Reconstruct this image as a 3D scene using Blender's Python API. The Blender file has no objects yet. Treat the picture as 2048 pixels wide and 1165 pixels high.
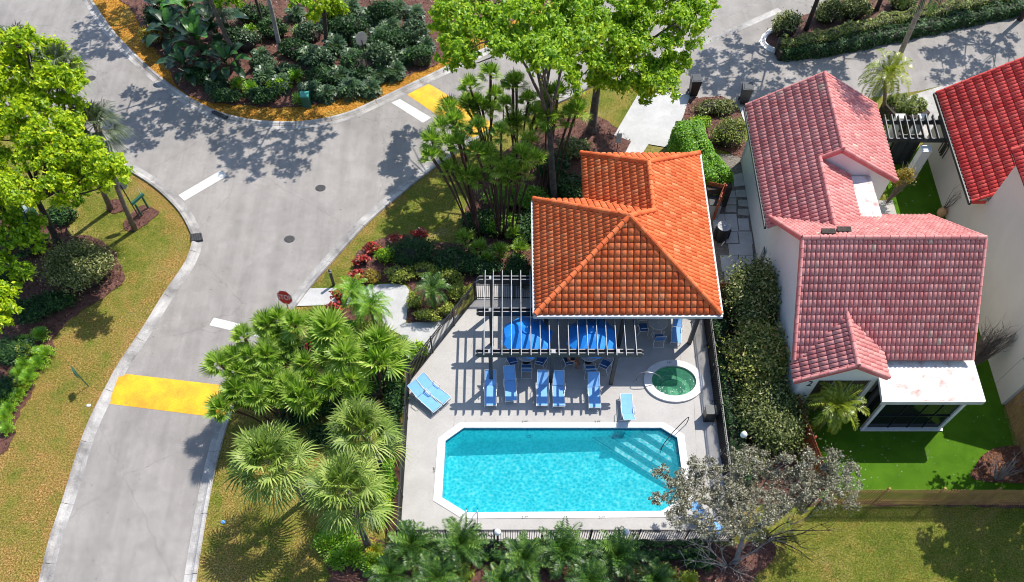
import bpy, bmesh, math, random
import numpy as np
from mathutils import Vector, Matrix, geometry
random.seed(7); RNG = np.random.default_rng(11)
S = bpy.context.scene
# ------------------------------------------------------------------ camera
TILT, CAM_H, FPX, PCX, PCY = math.radians(20.7), 30.7, 1365.0, 1020.0, 1164.0
cam = bpy.data.objects.new('camera', bpy.data.cameras.new('camera'))
S.collection.objects.link(cam); S.camera = cam
cam.location = (0, 0, CAM_H); cam.rotation_euler = (TILT, 0, 0)
cam.data.sensor_width = 36; cam.data.lens = 36 * FPX / 2048
cam.data.shift_x = (1024 - PCX) / 2048; cam.data.shift_y = (PCY - 582.5) / 2048
cam.data.clip_end = 500
# ------------------------------------------------------------------ sky and sun
SUNV = Vector((0.58, 0.593, 1.0)).normalized()
W = bpy.data.worlds.new('World'); S.world = W; W.use_nodes = True
wt = W.node_tree; sky = wt.nodes.new('ShaderNodeTexSky'); sky.sky_type = 'NISHITA'; sky.sun_disc = False
sky.sun_elevation = math.asin(SUNV.z); sky.sun_rotation = math.atan2(SUNV.x, SUNV.y)
sky.air_density = 1.0; sky.dust_density = 0.6; sky.ozone_density = 1.0
bg = wt.nodes['Background']; bg.inputs[1].default_value = 0.15
wt.links.new(sky.outputs[0], bg.inputs[0])
sl = bpy.data.lights.new('sun', 'SUN'); sl.energy = 4.6; sl.angle = math.radians(0.55); sl.color = (1.0, 0.955, 0.88)
sun = bpy.data.objects.new('sun', sl); S.collection.objects.link(sun); sun.location = (0, 0, 60)
sun.rotation_euler = SUNV.to_track_quat('Z', 'Y').to_euler()
S.view_settings.view_transform = 'Standard'; S.view_settings.look = 'None'; S.view_settings.gamma = 1
S.view_settings.exposure = 0.42
S.render.engine = 'CYCLES'
S.cycles.filter_width = 1.0; S.cycles.transparent_max_bounces = 12; S.cycles.max_bounces = 6

# ------------------------------------------------------------------ helpers
def at(x, y, z=0.0):
    "ground (or height z) point seen at photograph pixel x, y"
    dx = (x - PCX) / FPX; dy = -(y - PCY) / FPX
    d = (dx, dy * math.cos(TILT) + math.sin(TILT), dy * math.sin(TILT) - math.cos(TILT))
    t = (z - CAM_H) / d[2]
    return Vector((d[0] * t, d[1] * t, z))
def ats(l, z=0.0): return [at(x, y, z) for x, y in l]
def link(o, parent=None):
    S.collection.objects.link(o)
    if parent is not None: o.parent = parent
    return o
def tag(o, label=None, cat=None, group=None, kind=None):
    if label: o['label'] = label
    if cat: o['category'] = cat
    if group: o['group'] = group
    if kind: o['kind'] = kind
    return o
def thing(name, label, cat, loc=(0, 0, 0), rz=0, group=None, scale=1.0):
    o = bpy.data.objects.new(name, None); o.empty_display_size = 0.2
    o.location = loc; o.rotation_euler = (0, 0, rz); o.scale = (scale,) * 3
    link(o); return tag(o, label, cat, group)
def copy_tree(o, parent=None):
    kids = list(o.children); c = o.copy(); link(c)
    if parent is not None: c.parent = parent
    for k in kids: copy_tree(k, c)
    return c
def dup(o, loc, rz=0, label=None, scale=None, group=None):
    c = copy_tree(o); c.location = loc; c.rotation_euler = (0, 0, rz)
    if label: c['label'] = label
    if group: c['group'] = group
    if scale: c.scale = (scale,) * 3
    return c

class MB:
    def __init__(s): s.v = []; s.f = []; s.m = []; s.r = []; s.cur = 0; s.rnd = 0.5
    def add(s, vs, fs):
        b = len(s.v); s.v += [tuple(p) for p in vs]
        for f in fs: s.f.append([b + i for i in f]); s.m.append(s.cur); s.r.append(s.rnd)
    def box(s, c, d, rz=0.0, M=None):
        hx, hy, hz = d[0] / 2, d[1] / 2, d[2] / 2
        R = M if M is not None else Matrix.Rotation(rz, 3, 'Z')
        vs = [Vector(c) + R @ Vector((x * hx, y * hy, z * hz)) for x in (-1, 1) for y in (-1, 1) for z in (-1, 1)]
        s.add(vs, [(0, 1, 3, 2), (4, 6, 7, 5), (0, 4, 5, 1), (2, 3, 7, 6), (0, 2, 6, 4), (1, 5, 7, 3)])
    def bar(s, p0, p1, w, h, up=(0, 0, 1)):
        p0 = Vector(p0); p1 = Vector(p1); d = p1 - p0; L = d.length; d.normalize()
        x = d.cross(Vector(up))
        if x.length < 1e-4: x = Vector((1, 0, 0))
        x.normalize(); z = x.cross(d)
        M = Matrix((x, d, z)).transposed()
        s.box((p0 + p1) / 2, (w, L, h), M=M)
    def tube(s, pts, r, n=6, cap=True):
        pts = [Vector(p) for p in pts]; rs = r if isinstance(r, (list, tuple)) else [r] * len(pts)
        vs = []; ref = Vector((0.31, 0.17, 0.93))
        for i, p in enumerate(pts):
            d = (pts[min(i + 1, len(pts) - 1)] - pts[max(i - 1, 0)])
            if d.length < 1e-6: d = Vector((0, 0, 1))
            d.normalize(); a = d.cross(ref)
            if a.length < 0.05: a = d.cross(Vector((1, 0, 0)))
            a.normalize(); b = d.cross(a)
            for k in range(n):
                t = 2 * math.pi * k / n; vs.append(p + (a * math.cos(t) + b * math.sin(t)) * rs[i])
        fs = [(i * n + k, i * n + (k + 1) % n, (i + 1) * n + (k + 1) % n, (i + 1) * n + k) for i in range(len(pts) - 1) for k in range(n)]
        if cap: fs += [tuple(range(n))[::-1], tuple(range((len(pts) - 1) * n, len(pts) * n))]
        s.add(vs, fs)
    def lathe(s, prof, n=16, c=(0, 0, 0), sx=1, sy=1):
        vs = [(c[0] + r * sx * math.cos(2 * math.pi * k / n), c[1] + r * sy * math.sin(2 * math.pi * k / n), c[2] + z) for r, z in prof for k in range(n)]
        m = len(prof)
        fs = [(i * n + k, i * n + (k + 1) % n, (i + 1) * n + (k + 1) % n, (i + 1) * n + k) for i in range(m - 1) for k in range(n)]
        fs += [tuple(range(n))[::-1], tuple(range((m - 1) * n, m * n))]
        s.add(vs, fs)
    def prism(s, poly, z0, z1):
        poly = [Vector((p[0], p[1])) for p in poly]
        a = sum(poly[i].x * poly[(i + 1) % len(poly)].y - poly[(i + 1) % len(poly)].x * poly[i].y for i in range(len(poly)))
        if a < 0: poly = poly[::-1]
        n = len(poly); vs = [(p.x, p.y, z0) for p in poly] + [(p.x, p.y, z1) for p in poly]
        fs = [(i, (i + 1) % n, n + (i + 1) % n, n + i) for i in range(n)]
        tr = geometry.tessellate_polygon([[Vector((p.x, p.y, 0)) for p in poly]])
        for t in tr:
            c = (poly[t[1]] - poly[t[0]]).cross(poly[t[2]] - poly[t[0]])
            t = t if c > 0 else t[::-1]
            fs.append(tuple(n + i for i in t)); fs.append(tuple(t[::-1]))
        s.add(vs, fs)
    def poly(s, pts): s.add(pts, [tuple(range(len(pts)))])
    def build(s, name, mats, parent=None, smooth=False, off=None):
        me = bpy.data.meshes.new(name)
        vs = s.v
        if off is not None: ox, oy, oz = off; vs = [(x - ox, y - oy, z - oz) for x, y, z in vs]
        me.from_pydata(vs, [], s.f)
        for m in (mats if isinstance(mats, (list, tuple)) else [mats]): me.materials.append(m)
        if any(s.m): me.polygons.foreach_set('material_index', s.m)
        at_ = me.attributes.new('rnd', 'FLOAT', 'FACE'); at_.data.foreach_set('value', s.r)
        if smooth: me.polygons.foreach_set('use_smooth', [True] * len(s.f))
        me.update()
        return link(bpy.data.objects.new(name, me), parent)

def np_mesh(name, V, F, R, mat, parent=None, smooth=False):
    "V (n,3), F (m,4) or (m,3), R per-face random"
    me = bpy.data.meshes.new(name); k = F.shape[1]
    me.vertices.add(len(V)); me.vertices.foreach_set('co', V.astype(np.float32).ravel())
    me.loops.add(F.size); me.loops.foreach_set('vertex_index', F.astype(np.int32).ravel())
    me.polygons.add(len(F)); me.polygons.foreach_set('loop_start', np.arange(0, F.size, k, dtype=np.int32))
    me.polygons.foreach_set('loop_total', np.full(len(F), k, dtype=np.int32))
    for m in (mat if isinstance(mat, (list, tuple)) else [mat]): me.materials.append(m)
    a = me.attributes.new('rnd', 'FLOAT', 'FACE'); a.data.foreach_set('value', R.astype(np.float32))
    me.update(calc_edges=True); me.validate()
    return link(bpy.data.objects.new(name, me), parent)

# ------------------------------------------------------------------ materials
def newmat(name):
    m = bpy.data.materials.new(name); m.use_nodes = True
    nt = m.node_tree; return m, nt, nt.nodes, nt.links, nt.nodes['Principled BSDF']
def ramp(N, stops):
    r = N.new('ShaderNodeValToRGB'); cr = r.color_ramp
    while len(cr.elements) > 1: cr.elements.remove(cr.elements[-1])
    cr.elements[0].position = stops[0][0]; cr.elements[0].color = (*stops[0][1], 1)
    for p, c in stops[1:]:
        e = cr.elements.new(p); e.color = (*c, 1)
    return r
def noise(N, L, scale, detail=4, rough=0.6, coord=None, dist=0):
    n = N.new('ShaderNodeTexNoise'); n.inputs['Scale'].default_value = scale
    n.inputs['Detail'].default_value = detail; n.inputs['Roughness'].default_value = rough
    n.inputs['Distortion'].default_value = dist
    if coord is not None: L.new(coord, n.inputs['Vector'])
    return n
def mixc(N, L, a, b, f, mode='MIX'):
    m = N.new('ShaderNodeMix'); m.data_type = 'RGBA'; m.blend_type = mode
    for sock, v in ((m.inputs[0], f), (m.inputs[6], a), (m.inputs[7], b)):
        if isinstance(v, bpy.types.NodeSocket): L.new(v, sock)
        elif isinstance(v, tuple): sock.default_value = (*v, 1)
        else: sock.default_value = v
    return m.outputs[2]
def bump(N, L, P, h, strength, dist=0.02):
    b = N.new('ShaderNodeBump'); b.inputs['Strength'].default_value = strength; b.inputs['Distance'].default_value = dist
    L.new(h, b.inputs['Height']); L.new(b.outputs[0], P.inputs['Normal'])
def surf(name, c1, c2=None, rough=0.8, s1=1.5, s2=25, spots=None, bumps=0.3, metal=0, spec=0.5, c3=None, fine=0.25):
    "rough two-tone surface: large blotches s1, fine grain s2, optional dark spots (threshold, colour)"
    m, nt, N, L, P = newmat(name)
    tc = N.new('ShaderNodeTexCoord').outputs['Object']
    c2 = c2 or tuple(c * 0.8 for c in c1)
    n1 = noise(N, L, s1, 5, 0.62, tc, 0.3); st = [(0.35, c2), (0.65, c1)]
    if c3: st = [(0.3, c2), (0.5, c1), (0.72, c3)]
    r = ramp(N, st); L.new(n1.outputs[0], r.inputs[0])
    n2 = noise(N, L, s2, 3, 0.7, tc)
    g = ramp(N, [(0.3, (1 - fine,) * 3), (0.7, (1 + fine * 0.4,) * 3)]); L.new(n2.outputs[0], g.inputs[0])
    col = mixc(N, L, r.outputs[0], g.outputs[0], 1.0, 'MULTIPLY')
    if spots:
        n3 = noise(N, L, spots[2], 2, 0.5, tc); r3 = ramp(N, [(spots[0], (0, 0, 0)), (spots[0] + 0.03, (1, 1, 1))])
        L.new(n3.outputs[0], r3.inputs[0]); col = mixc(N, L, col, spots[1], r3.outputs[0])
    L.new(col, P.inputs['Base Color']); P.inputs['Roughness'].default_value = rough
    P.inputs['Metallic'].default_value = metal; P.inputs['Specular IOR Level'].default_value = spec
    if bumps: bump(N, L, P, n2.outputs[0], bumps)
    return m
def leafmat(name, stops, transl=0.28, rough=0.5, spec=0.35, tint=(1.15, 1.25, 0.6)):
    m, nt, N, L, P = newmat(name)
    a = N.new('ShaderNodeAttribute'); a.attribute_name = 'rnd'
    oi = N.new('ShaderNodeObjectInfo')
    mth = N.new('ShaderNodeMath'); mth.operation = 'MULTIPLY_ADD'; L.new(oi.outputs['Random'], mth.inputs[0]); mth.inputs[1].default_value = 0.16
    L.new(a.outputs['Fac'], mth.inputs[2])
    sb = N.new('ShaderNodeMath'); sb.operation = 'SUBTRACT'; L.new(mth.outputs[0], sb.inputs[0]); sb.inputs[1].default_value = 0.08
    r = ramp(N, stops); L.new(sb.outputs[0], r.inputs[0])
    L.new(r.outputs[0], P.inputs['Base Color']); P.inputs['Roughness'].default_value = rough
    P.inputs['Specular IOR Level'].default_value = spec
    t = N.new('ShaderNodeBsdfTranslucent'); tc = mixc(N, L, r.outputs[0], tint, 1.0, 'MULTIPLY'); L.new(tc, t.inputs[0])
    mx = N.new('ShaderNodeMixShader'); mx.inputs[0].default_value = transl
    L.new(P.outputs[0], mx.inputs[1]); L.new(t.outputs[0], mx.inputs[2])
    L.new(mx.outputs[0], N['Material Output'].inputs[0])
    return m
def tilemat(name, stops, rough=0.85, weather=None):
    m, nt, N, L, P = newmat(name)
    a = N.new('ShaderNodeAttribute'); a.attribute_name = 'rnd'
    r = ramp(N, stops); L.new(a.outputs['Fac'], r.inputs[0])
    tc = N.new('ShaderNodeTexCoord').outputs['Object']
    n = noise(N, L, 14, 4, 0.7, tc); g = ramp(N, [(0.3, (0.78,) * 3), (0.7, (1.08,) * 3)]); L.new(n.outputs[0], g.inputs[0])
    col = mixc(N, L, r.outputs[0], g.outputs[0], 1.0, 'MULTIPLY')
    n4 = noise(N, L, 0.5, 4, 0.6, tc); g4 = ramp(N, [(0.35, (0.9,) * 3), (0.65, (1.06,) * 3)]); L.new(n4.outputs[0], g4.inputs[0])
    col = mixc(N, L, col, g4.outputs[0], 1.0, 'MULTIPLY')
    if weather:
        n2 = noise(N, L, weather[2], 5, 0.7, tc); r2 = ramp(N, [(weather[0], (0, 0, 0)), (weather[0] + 0.12, (0.8,) * 3)]); L.new(n2.outputs[0], r2.inputs[0])
        col = mixc(N, L, col, weather[1], r2.outputs[0])
    L.new(col, P.inputs['Base Color']); P.inputs['Roughness'].default_value = rough; P.inputs['Specular IOR Level'].default_value = 0.2
    bump(N, L, P, n.outputs[0], 0.25, 0.01)
    return m
M = {}
M['asphalt'] = surf('asphalt', (0.37, 0.338, 0.31), (0.325, 0.295, 0.272), 0.9, 0.35, 22, (0.74, (0.10, 0.09, 0.085), 9), 0.35, fine=0.22)
M['concrete'] = surf('concrete', (0.50, 0.475, 0.445), (0.33, 0.31, 0.29), 0.9, 0.9, 20, (0.70, (0.16, 0.14, 0.13), 3), 0.3, fine=0.25)
M['gutter'] = surf('gutter_concrete', (0.56, 0.53, 0.50), (0.22, 0.205, 0.195), 0.9, 0.55, 16, None, 0.3, fine=0.3)
M['walk'] = surf('walk_concrete', (0.57, 0.56, 0.55), (0.47, 0.46, 0.45), 0.9, 0.9, 30, None, 0.2)
M['deck'] = surf('deck_coating', (0.50, 0.475, 0.445), (0.425, 0.40, 0.375), 0.85, 0.5, 30, (0.73, (0.25, 0.23, 0.21), 8), 0.35, fine=0.2)
M['coping'] = surf('pool_coping', (0.78, 0.76, 0.74), (0.66, 0.64, 0.62), 0.7, 2.0, 30, None, 0.1)
M['paint_white'] = surf('road_paint_white', (0.78, 0.77, 0.73), (0.66, 0.65, 0.61), 0.7, 2, 25, (0.68, (0.42, 0.40, 0.37), 7), 0.1)
M['paint_yellow'] = surf('road_paint_yellow', (0.88, 0.53, 0.015), (0.80, 0.34, 0.02), 0.65, 0.9, 14, (0.70, (0.52, 0.27, 0.04), 5), 0.15, fine=0.25)
M['stucco'] = surf('white_stucco', (0.80, 0.79, 0.77), (0.74, 0.73, 0.71), 0.9, 0.6, 45, None, 0.25, fine=0.1)
M['stucco_cream'] = surf('cream_stucco', (0.66, 0.585, 0.51), (0.61, 0.535, 0.465), 0.9, 0.5, 45, None, 0.25, fine=0.1)
M['flatroof'] = surf('white_roof_coating', (0.80, 0.78, 0.75), (0.50, 0.30, 0.25), 0.8, 1.6, 25, None, 0.2, c3=(0.84, 0.82, 0.79))
M['mulch'] = surf('mulch', (0.15, 0.062, 0.045), (0.06, 0.025, 0.02), 0.95, 3, 40, None, 0.9, fine=0.6, c3=(0.22, 0.11, 0.08))
M['gravel'] = surf('gravel', (0.30, 0.26, 0.22), (0.14, 0.12, 0.10), 0.95, 8, 40, None, 0.9, fine=0.6)
M['paver'] = surf('paver', (0.50, 0.475, 0.43), (0.40, 0.38, 0.34), 0.9, 1.2, 25, None, 0.2)
M['turf'] = surf('artificial_turf', (0.085, 0.19, 0.012), (0.062, 0.15, 0.009), 0.95, 1.0, 60, None, 0.8, fine=0.35, spec=0.05)
M['black'] = surf('black_metal', (0.022, 0.024, 0.028), (0.016, 0.017, 0.02), 0.4, 2, 20, None, 0.05)
M['darkwood'] = surf('charcoal_wood', (0.034, 0.040, 0.046), (0.022, 0.025, 0.03), 0.5, 2, 20, None, 0.1)
M['topwood'] = surf('pale_grey_top', (0.50, 0.50, 0.50), (0.30, 0.30, 0.31), 0.6, 3, 20, None, 0.1)  # pale grey, laid as strips along the charcoal beam and rafter tops
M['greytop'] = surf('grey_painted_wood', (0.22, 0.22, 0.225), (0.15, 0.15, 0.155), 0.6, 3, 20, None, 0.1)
M['white'] = surf('white_metal', (0.78, 0.78, 0.78), (0.7, 0.7, 0.7), 0.4, 3, 30, None, 0.0)
M['fascia'] = surf('white_gutter', (0.62, 0.63, 0.64), (0.5, 0.5, 0.52), 0.5, 1, 30, None, 0.05)
M['steel'] = surf('stainless_steel', (0.55, 0.56, 0.58), (0.45, 0.46, 0.48), 0.25, 3, 30, None, 0.0, metal=1)
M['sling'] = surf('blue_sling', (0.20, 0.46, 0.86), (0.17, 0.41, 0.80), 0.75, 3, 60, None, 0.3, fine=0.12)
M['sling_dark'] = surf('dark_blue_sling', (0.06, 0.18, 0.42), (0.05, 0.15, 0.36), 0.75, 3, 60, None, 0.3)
M['canopy'] = surf('blue_canopy', (0.012, 0.30, 0.92), (0.008, 0.25, 0.88), 0.6, 1.5, 30, None, 0.2, fine=0.1)
M['tabletop'] = surf('grey_table', (0.66, 0.65, 0.63), (0.58, 0.57, 0.55), 0.35, 4, 50, None, 0.0)
M['redwood'] = surf('red_stained_wood', (0.40, 0.09, 0.03), (0.25, 0.05, 0.018), 0.75, 3, 25, None, 0.3, fine=0.4)
M['cedar'] = surf('cedar_wood', (0.48, 0.27, 0.10), (0.28, 0.15, 0.06), 0.8, 2.2, 25, None, 0.4, fine=0.45)
M['bark'] = surf('grey_bark', (0.17, 0.14, 0.12), (0.07, 0.055, 0.045), 0.95, 4, 25, None, 0.9, fine=0.5)
M['barkdark'] = surf('dark_bark', (0.075, 0.055, 0.045), (0.035, 0.025, 0.02), 0.95, 4, 25, None, 0.9, fine=0.5)
M['barkpale'] = surf('pale_bark', (0.40, 0.37, 0.35), (0.22, 0.20, 0.19), 0.95, 4, 25, None, 0.9, fine=0.4)
M['palmbark'] = surf('palm_bark', (0.26, 0.20, 0.16), (0.14, 0.10, 0.08), 0.95, 5, 30, None, 0.9, fine=0.5)
M['fibre'] = surf('red_brown_palm_fibre', (0.13, 0.055, 0.035), (0.05, 0.025, 0.02), 0.95, 6, 30, None, 0.9, fine=0.5)
M['terracotta'] = surf('terracotta', (0.62, 0.36, 0.17), (0.5, 0.28, 0.13), 0.7, 4, 30, None, 0.1)
M['stopred'] = surf('stop_sign_red', (0.72, 0.012, 0.02), (0.66, 0.01, 0.018), 0.4, 3, 30, None, 0.0)
M['signgrey'] = surf('bare_aluminium', (0.42, 0.42, 0.41), (0.34, 0.34, 0.33), 0.5, 3, 30, None, 0.0)
M['greenmetal'] = surf('green_painted_metal', (0.02, 0.13, 0.09), (0.015, 0.09, 0.06), 0.5, 3, 30, None, 0.0)
M['iron'] = surf('cast_iron', (0.085, 0.08, 0.08), (0.05, 0.048, 0.048), 0.7, 6, 40, None, 0.6, fine=0.5)
M['glass'] = surf('dark_glass', (0.012, 0.014, 0.018), (0.01, 0.011, 0.014), 0.08, 1, 10, None, 0.0)
M['screen'] = surf('brown_interior', (0.085, 0.06, 0.035), (0.05, 0.035, 0.02), 0.8, 1, 10, None, 0.0)
M['globe'] = surf('white_globe', (0.82, 0.82, 0.84), (0.8, 0.8, 0.82), 0.3, 1, 10, None, 0.0)
M['skin'] = surf('tanned_skin', (0.46, 0.19, 0.10), (0.40, 0.16, 0.085), 0.5, 5, 40, None, 0.0)
M['trunks'] = surf('dark_swim_shorts', (0.03, 0.05, 0.10), None, 0.8, 5, 40, None, 0.1)
M['hair'] = surf('brown_hair', (0.06, 0.035, 0.02), None, 0.6, 5, 40, None, 0.3)
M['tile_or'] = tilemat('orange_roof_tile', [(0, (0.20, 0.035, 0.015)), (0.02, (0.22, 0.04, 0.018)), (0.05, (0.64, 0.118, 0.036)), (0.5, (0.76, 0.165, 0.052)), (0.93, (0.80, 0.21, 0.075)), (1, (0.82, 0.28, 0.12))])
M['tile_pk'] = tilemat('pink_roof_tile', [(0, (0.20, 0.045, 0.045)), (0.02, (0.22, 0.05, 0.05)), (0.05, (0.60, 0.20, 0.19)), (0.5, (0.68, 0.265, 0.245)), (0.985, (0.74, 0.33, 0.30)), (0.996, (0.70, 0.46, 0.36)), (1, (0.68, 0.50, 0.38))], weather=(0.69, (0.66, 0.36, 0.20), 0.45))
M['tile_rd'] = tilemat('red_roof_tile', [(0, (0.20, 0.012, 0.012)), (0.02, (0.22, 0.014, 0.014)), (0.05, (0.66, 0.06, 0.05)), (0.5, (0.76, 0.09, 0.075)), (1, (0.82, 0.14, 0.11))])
M['trim_pk'] = surf('pink_barge', (0.60, 0.15, 0.15), (0.5, 0.11, 0.11), 0.6, 3, 25, None, 0.1)

# lawn: green / straw mottling, drier where the 'dry' attribute is high
def lawn_mat(name='lawn_grass', dst=((0.24, 0.12, 0.03), (0.44, 0.26, 0.085), (0.62, 0.43, 0.20))):
    m, nt, N, L, P = newmat(name)
    tc = N.new('ShaderNodeTexCoord').outputs['Object']
    a = N.new('ShaderNodeAttribute'); a.attribute_name = 'dry'
    n1 = noise(N, L, 0.30, 6, 0.68, tc, 0.5); n2 = noise(N, L, 1.7, 5, 0.72, tc); n3 = noise(N, L, 11, 4, 0.75, tc); n4 = noise(N, L, 38, 2, 0.7, tc)
    green = ramp(N, [(0.34, (0.085, 0.15, 0.014)), (0.47, (0.18, 0.22, 0.025)), (0.57, (0.30, 0.27, 0.06)), (0.67, (0.46, 0.35, 0.16))]); L.new(n1.outputs[0], green.inputs[0])
    g2 = ramp(N, [(0.36, (0.08, 0.145, 0.012)), (0.62, (0.32, 0.265, 0.07))]); L.new(n2.outputs[0], g2.inputs[0])
    col = mixc(N, L, green.outputs[0], g2.outputs[0], 0.42)
    dryc = ramp(N, [(0.3, dst[0]), (0.55, dst[1]), (0.78, dst[2])]); L.new(n3.outputs[0], dryc.inputs[0])
    ad = N.new('ShaderNodeMath'); ad.operation = 'ADD'; L.new(a.outputs['Fac'], ad.inputs[0])
    ms = N.new('ShaderNodeMapRange'); ms.inputs[1].default_value = 0.36; ms.inputs[2].default_value = 0.64; ms.inputs[3].default_value = -0.5; ms.inputs[4].default_value = 0.42
    nm = noise(N, L, 0.62, 6, 0.72, tc, 0.6); L.new(nm.outputs[0], ms.inputs[0]); L.new(ms.outputs[0], ad.inputs[1])
    cl = N.new('ShaderNodeClamp'); L.new(ad.outputs[0], cl.inputs[0])
    col = mixc(N, L, col, dryc.outputs[0], cl.outputs[0])
    g = ramp(N, [(0.34, (0.42,) * 3), (0.64, (1.4,) * 3)]); L.new(n3.outputs[0], g.inputs[0]); col = mixc(N, L, col, g.outputs[0], 1.0, 'MULTIPLY')
    gg = ramp(N, [(0.35, (0.6,) * 3), (0.65, (1.3,) * 3)]); L.new(n4.outputs[0], gg.inputs[0]); col = mixc(N, L, col, gg.outputs[0], 1.0, 'MULTIPLY')
    L.new(col, P.inputs['Base Color']); P.inputs['Roughness'].default_value = 0.9; P.inputs['Specular IOR Level'].default_value = 0.1
    bump(N, L, P, n4.outputs[0], 1.0, 0.05)
    return m
M['lawn'] = lawn_mat(); M['orange_lawn'] = lawn_mat('dried_orange_grass', ((0.26, 0.10, 0.012), (0.52, 0.24, 0.035), (0.66, 0.38, 0.11)))
L_LIME = leafmat('lime_leaves', [(0.0, (0.08, 0.18, 0.008)), (0.35, (0.27, 0.43, 0.008)), (0.75, (0.50, 0.62, 0.010)), (1, (0.68, 0.72, 0.012))], 0.4)
L_BRIGHT = leafmat('bright_leaves', [(0.0, (0.08, 0.19, 0.010)), (0.5, (0.25, 0.45, 0.014)), (1, (0.54, 0.66, 0.03))], 0.4)
L_HEDGE = leafmat('clusia_leaves', [(0.0, (0.05, 0.17, 0.006)), (0.5, (0.14, 0.35, 0.008)), (1, (0.30, 0.50, 0.02))], 0.2, 0.45)
L_BOX = leafmat('clipped_leaves', [(0.0, (0.05, 0.09, 0.01)), (0.5, (0.14, 0.20, 0.02)), (1, (0.34, 0.36, 0.07))], 0.2)
L_OLIVE = leafmat('olive_leaves', [(0.0, (0.03, 0.055, 0.010)), (0.4, (0.12, 0.155, 0.03)), (0.8, (0.30, 0.32, 0.11)), (1, (0.48, 0.45, 0.25))], 0.2, 0.5, 0.25)
L_OLIVER = leafmat('red_tipped_olive_leaves', [(0.0, (0.02, 0.05, 0.008)), (0.4, (0.19, 0.23, 0.03)), (0.75, (0.46, 0.45, 0.11)), (0.9, (0.58, 0.52, 0.18)), (1, (0.55, 0.20, 0.10))], 0.2, 0.4)
L_SILVER = leafmat('silver_leaves', [(0.0, (0.04, 0.03, 0.02)), (0.45, (0.17, 0.155, 0.095)), (0.8, (0.38, 0.36, 0.25)), (1, (0.60, 0.58, 0.44))], 0.15, 0.4)
L_DARK = leafmat('dark_leaves', [(0.0, (0.012, 0.035, 0.012)), (0.5, (0.025, 0.075, 0.022)), (1, (0.08, 0.17, 0.03))], 0.15, 0.55, 0.25)
L_BIG = leafmat('glossy_leaves', [(0.0, (0.010, 0.032, 0.012)), (0.6, (0.022, 0.065, 0.022)), (1, (0.08, 0.24, 0.02))], 0.12, 0.35, 0.4)
L_PHIL = leafmat('philodendron_leaves', [(0.0, (0.012, 0.035, 0.014)), (0.5, (0.04, 0.09, 0.035)), (1, (0.14, 0.22, 0.08))], 0.12, 0.42, 0.4)
L_YEL = leafmat('variegated_leaves', [(0.0, (0.08, 0.13, 0.01)), (0.5, (0.28, 0.34, 0.03)), (1, (0.58, 0.58, 0.14))], 0.2)
L_GOLD = leafmat('golden_leaves', [(0.0, (0.16, 0.11, 0.01)), (0.5, (0.36, 0.25, 0.02)), (1, (0.50, 0.40, 0.06))], 0.2)
L_RED = leafmat('red_leaves', [(0.0, (0.10, 0.12, 0.03)), (0.25, (0.30, 0.02, 0.015)), (0.8, (0.62, 0.03, 0.03)), (0.88, (0.62, 0.2, 0.15)), (1, (0.75, 0.6, 0.5))], 0.15)
L_FAN = leafmat('fan_palm_leaves', [(0.0, (0.05, 0.12, 0.015)), (0.4, (0.20, 0.36, 0.03)), (1, (0.58, 0.68, 0.16))], 0.36, 0.45)
L_SABAL = leafmat('sabal_leaves', [(0.0, (0.05, 0.09, 0.018)), (0.45, (0.19, 0.29, 0.045)), (1, (0.50, 0.57, 0.16))], 0.3, 0.5)
L_SABALG = leafmat('grey_fan_leaves', [(0.0, (0.06, 0.085, 0.05)), (0.5, (0.14, 0.18, 0.11)), (1, (0.28, 0.33, 0.19))], 0.22, 0.4)
L_CYC = leafmat('feather_leaves', [(0.0, (0.012, 0.042, 0.010)), (0.5, (0.045, 0.12, 0.016)), (1, (0.20, 0.33, 0.05))], 0.2, 0.4)
L_CYCY = leafmat('yellow_green_feather_leaves', [(0.0, (0.09, 0.15, 0.01)), (0.5, (0.22, 0.29, 0.02)), (0.85, (0.38, 0.40, 0.04)), (1, (0.55, 0.36, 0.04))], 0.25, 0.35)
L_FERN = leafmat('fresh_green_leaves', [(0.0, (0.07, 0.20, 0.012)), (0.5, (0.16, 0.36, 0.02)), (1, (0.36, 0.50, 0.04))], 0.25, 0.4)
# ================================================================== THE GROUND
def sheet(name, loops, z, mat, kind='structure', parent=None, extra=None):
    loops = [[Vector((p[0], p[1], z)) for p in l] for l in loops]
    tr = geometry.tessellate_polygon(loops); vs = [p for l in loops for p in l]; mb = MB()
    out = []
    for t in tr:
        a, b, c = (vs[i] for i in t)
        out.append(t if (b - a).cross(c - a).z > 0 else t[::-1])
    mb.add(vs, out)
    if extra: extra(mb)
    o = mb.build(name, mat, parent); return tag(o, kind=kind)
def spline(pts, step=0.35, closed=False):
    pts = [Vector(p) for p in pts]; n = len(pts); out = []
    for i in range(n if closed else n - 1):
        p0 = pts[(i - 1) % n] if closed or i > 0 else pts[0] * 2 - pts[1]
        p1 = pts[i]; p2 = pts[(i + 1) % n]
        p3 = pts[(i + 2) % n] if closed or i + 2 < n else p2 * 2 - p1
        k = max(1, int((p2 - p1).length / step))
        for j in range(k):
            t = j / k
            out.append(0.5 * ((2 * p1) + (-p0 + p2) * t + (2 * p0 - 5 * p1 + 4 * p2 - p3) * t * t + (-p0 + 3 * p1 - 3 * p2 + p3) * t ** 3))
    if not closed: out.append(pts[-1])
    return out
def ragged(pts, amp=0.09, step=0.3, rnd=random):
    l = spline(pts, step, True)
    return [p + Vector((rnd.uniform(-amp, amp), rnd.uniform(-amp, amp), 0)) for p in l]
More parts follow.
